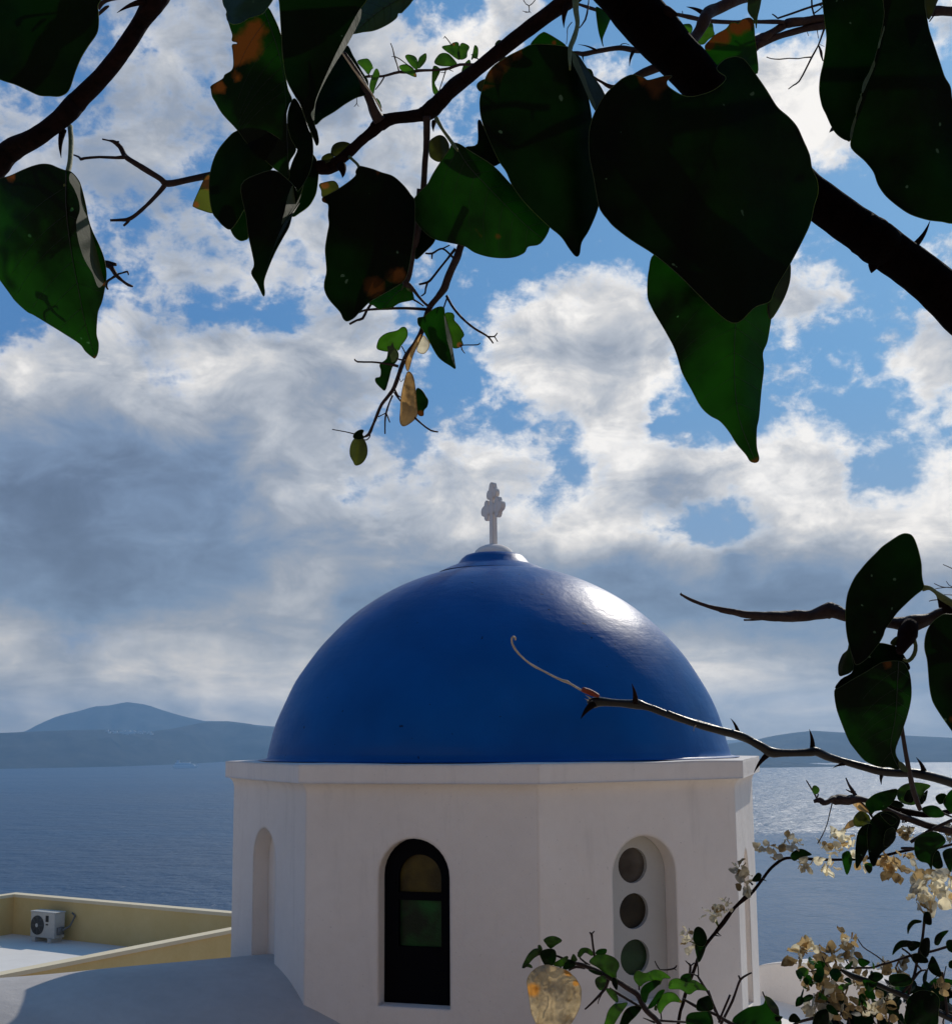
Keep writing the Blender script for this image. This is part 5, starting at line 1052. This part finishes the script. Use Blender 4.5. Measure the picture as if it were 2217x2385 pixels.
for (s_, m_, dd_) in (('795,320 783,290 792,265 812,260 838,285 832,312 812,325', 'leaf_young', .88), ('1190,390 1250,330 1340,300 1430,288 1412,360 1370,410 1330,442 1260,455 1235,480 1208,440', 'leaf_mid', .875), ('1428,310 1450,275 1490,250 1570,235 1680,258 1640,300 1620,330 1570,400 1500,402 1440,370', 'leaf_young', .88), ('1480,370 1500,300 1540,290 1560,330 1540,390', 'leaf_dark', .87),
        ('1118,885 1112,760 1130,620 1180,560 1235,558 1222,690 1190,780 1150,850', 'leaf_dark', .875), ('1200,620 1230,520 1280,470 1330,455 1400,465 1452,520 1420,610 1390,700 1300,780 1262,865 1235,860 1212,780', 'leaf_dark', .87), ('1098,510 1130,465 1160,455 1212,485 1222,540 1150,572 1105,560', 'leaf_olive', .88), ('1030,588 1062,535 1110,518 1112,555 1085,575', 'leaf_dry', .885), ('1130,385 1160,400 1215,460 1160,460 1120,430', 'leaf_dry', .885),
        ('1618,432 1690,410 1750,430 1785,490 1700,502 1640,470', 'leaf_mid', .88), ('1370,380 1430,375 1480,410 1440,430 1385,410', 'leaf_dark', .88), ('1720,350 1760,320 1800,330 1790,380 1750,400', 'leaf_dark', .885), ('1780,400 1800,340 1848,290 1920,300 1930,420 1850,470', 'leaf_mid', .88), ('1560,690 1580,655 1640,620 1710,608 1775,640 1795,690 1740,740 1700,800 1690,895 1660,850 1600,832 1565,780', 'leaf_mid', .87), ('1690,760 1740,755 1760,800 1775,872 1730,890 1690,850', 'leaf_dark', .875), ('1775,765 1848,735 1850,800 1840,915 1800,860', 'leaf_mid', .88), ('1560,300 1610,310 1640,350 1620,400 1570,390', 'leaf_dark', .882), ('1300,480 1350,470 1430,520 1380,560', 'leaf_dark', .86), ('1340,610 1400,580 1420,640 1390,700 1330,720', 'leaf_mid', .865), ('1185,880 1205,860 1240,890 1218,925', 'leaf_mid', .88), ('1640,380 1660,300 1640,310 1620,340', 'leaf_dark', .88)):
    leaf(p10, 'N', s_, dd_, m_, fold=(.4, .3), tilt=(.1, .1), wave=.1)
for i, (x, y, s) in enumerate(((1540, 635, 120), (1510, 600, 90), (1840, 560, 90), (1850, 640, 110), (1160, 420, 90))): flower(p10, 'N', x, y, s, 0.90, 300 + i, 8, 'bract' if i < 4 else 'bract_tan')
# 8d the flowering bush filling the corner
p11 = empty('bougainvillea_bush', P(2100, 2600, 1.1), 'bougainvillea bush in the lower right corner, dense tan and cream bracts with dark leaves', 'bush')
branch(p11, 'O', '1000,840,20 1050,870,36 1110,898,46 1200,925,40 1280,955,40 1360,990,40 1460,1030,44 1560,1080,40 1700,1150,42 1820,1210,42 2000,1290,44', 1.0, 1.0, 'stem_gloss', 'stem')
for s_ in ('1465,1025,26 1520,960,22 1570,890,20 1610,850,16 1660,845,12', '1640,400,22 1632,500,22 1620,610,22 1600,690,24 1580,780,22 1560,880,22 1530,960,22 1500,1100,22', '1070,830,18 1150,828,18 1240,826,18 1320,800,20 1400,780,18 1500,745,20 1600,720,22 1700,700,20 1848,655,22', '1130,610,8 1170,670,9 1230,710,9 1290,750,10 1335,790,10', '1465,680,14 1520,720,14 1560,780,14 1610,840,14', '1040,770,10 1060,800,9 1085,825,9', '760,858,8 820,845,8 870,830,8', '790,790,10 830,810,10', '860,740,8 880,790,9 900,820,8', '640,1262,20 700,1235,22 790,1212,26 840,1200,20', '225,885,12 240,915,18', '90,1262,22 130,1180,20 180,1080,20 215,980,18 240,918,20 285,885,16 326,865,12', '408,1010,10 430,1060,12 470,1100,16', '0,1000,10 30,1100,20 60,1180,24 90,1240,24', '1800,815,8 1790,860,8 1780,920,9', '1770,860,18 1790,1000,20 1810,1180,22', '1740,1150,26 1848,1200,26', '1690,980,10 1710,940,9'):
    branch(p11, 'O', s_, 1.0)
for (s_, m_, dd_) in (('1510,572 1508,510 1550,465 1610,470 1605,485 1560,495 1525,535', 'leaf_mid', .99), ('1393,730 1410,665 1450,625 1500,620 1545,632 1540,665 1470,672 1425,700', 'leaf_mid', .99), ('1712,645 1720,590 1760,558 1818,546 1775,600 1742,655', 'leaf_mid', .99), ('1662,825 1678,770 1700,740 1740,805 1768,898 1700,875', 'leaf_dark', .99), ('1600,690 1615,620 1672,605 1672,715 1640,748', 'leaf_dark', .985), ('1628,480 1638,408 1680,415 1688,500', 'leaf_dark', .985), ('1138,800 1140,755 1222,782 1175,820', 'leaf_mid', .99), ('1500,640 1550,625 1610,640 1580,680 1530,700', 'leaf_mid', .99),
        ('1498,1260 1500,1120 1520,1050 1600,1000 1690,1010 1748,1060 1742,1160 1715,1290', 'leaf_dark', .96), ('1368,930 1375,885 1440,872 1505,880 1545,930 1500,965 1400,965', 'leaf_dark', .98), ('1208,905 1250,862 1300,868 1322,900 1265,938', 'leaf_dark', .98), ('150,1290 175,1240 200,1195 300,1130 400,1112 425,1080 432,1040 470,1075 520,1130 530,1170 525,1300', 'leaf_mid', .80), ('430,1050 470,1060 525,1130 528,1190 480,1160 440,1100', 'leaf_sheen', .798), ('790,1290 800,1200 830,1158 902,1150 902,1290', 'leaf_dark', .97), ('607,1215 630,1180 662,1182 696,1235 620,1240', 'leaf_dark', .97), ('1820,790 1848,770 1900,780 1900,830 1830,830', 'leaf_dark', .99), ('1800,640 1830,615 1900,640 1900,720 1820,700', 'leaf_dark', .99), ('800,820 830,775 880,790 870,830 830,840', 'leaf_mid', .995), ('1550,780 1560,720 1640,740 1660,790', 'leaf_dark', .99), ('500,1200 560,1200 520,1240', 'leaf_dark', .8)):
    leaf(p11, 'O', s_, dd_, m_, fold=(.4, .35), tilt=(.1, .1), wave=.1, veins=0)
fl = [(1640, 230, 260, 18, 'bract'), (1560, 300, 170, 10, 'bract'), (1700, 310, 180, 11, 'bract'), (1650, 150, 170, 10, 'bract'), (1820, 150, 150, 9, 'bract'), (1840, 240, 150, 9, 'bract'), (1380, 60, 150, 9, 'bract_tan'), (1440, 90, 130, 9, 'bract_tan'), (1570, 80, 120, 7, 'bract'),
      (750, 700, 190, 11, 'bract_tan'), (700, 790, 180, 10, 'bract_tan'), (760, 670, 120, 7, 'bract'), (930, 740, 170, 10, 'bract_tan'), (1060, 620, 160, 9, 'bract_tan'), (1080, 700, 150, 9, 'bract_tan'), (1030, 600, 90, 5, 'bract'), (950, 830, 190, 10, 'bract_tan'), (830, 900, 170, 9, 'bract_tan'), (740, 930, 120, 7, 'bract_tan'),
      (1440, 840, 190, 11, 'bract_tan'), (1340, 850, 130, 8, 'bract'), (850, 980, 180, 10, 'bract_tan'), (960, 960, 180, 10, 'bract_tan'), (1080, 900, 150, 9, 'bract_tan'), (1150, 990, 190, 11, 'bract_tan'), (1060, 1060, 180, 10, 'bract_tan'), (880, 1080, 180, 10, 'bract_tan'), (800, 1140, 170, 10, 'bract'), (1180, 1110, 170, 9, 'bract_tan'), (1250, 1160, 160, 8, 'bract'), (980, 1160, 150, 8, 'bract_tan'), (1330, 1080, 140, 8, 'bract_tan'), (1740, 990, 130, 8, 'bract_tan'), (1350, 1200, 120, 7, 'bract_tan')]
for i, (x, y, s, n, m_) in enumerate(fl):
    rr_ = random.Random(i * 7); flower(p11, 'O', x, y, s, 1.0 + rr_.uniform(-.02, .05), 500 + i, max(5, int(n * .8)), m_)
rb = random.Random(21)
for i in range(96):
    x = rb.uniform(850, 1848) if i < 66 else rb.uniform(1300, 1900); y = 1255 - (1255 - (1010 if x < 1200 else 960)) * rb.random() ** 0.8 if i < 66 else rb.uniform(930, 1000)
    rleaf(p11, 'O', x, y + 30, rb.uniform(90, 190), 1.03 + rb.uniform(0, .15), 900 + i, 'leaf_dark' if rb.random() < .75 else 'leaf_mid')
for i in range(30):
    rleaf(p11, 'O', rb.uniform(700, 1300), rb.uniform(780, 1200), rb.uniform(60, 120), 0.985, 1400 + i, 'leaf_mid' if i % 3 else 'leaf_young')
for i in range(16):
    x = rb.uniform(900, 1800); y = rb.uniform(1080, 1300)
    branch(p11, 'O', '%f,%f,14 %f,%f,12 %f,%f,8' % (x, y + 160, x + rb.uniform(-60, 60), y + 60, x + rb.uniform(-120, 120), y - 60), 1.06)
# ------------------------------------------------------------------ haze : one closed box of even air
hzb = MB(); hzb.box((0, 0, (SEA_Z - 3 + 330) / 2), (22400, 22400, 330 - (SEA_Z - 3)))
hm = bpy.data.materials.new('haze_air'); hm.use_nodes = True; ht = NT(hm.node_tree); ht.n.clear()
ho = ht.new('ShaderNodeOutputMaterial'); hv = ht.new('ShaderNodeVolumePrincipled')
hv.inputs['Color'].default_value = (0.36, 0.64, 1.0, 1); hv.inputs['Density'].default_value = 8.0e-5; hv.inputs['Anisotropy'].default_value = 0.3
ht.link(hv.outputs[0], ho.inputs['Volume'])
tag(hzb.build('haze', hm, smooth=False), kind='stuff')
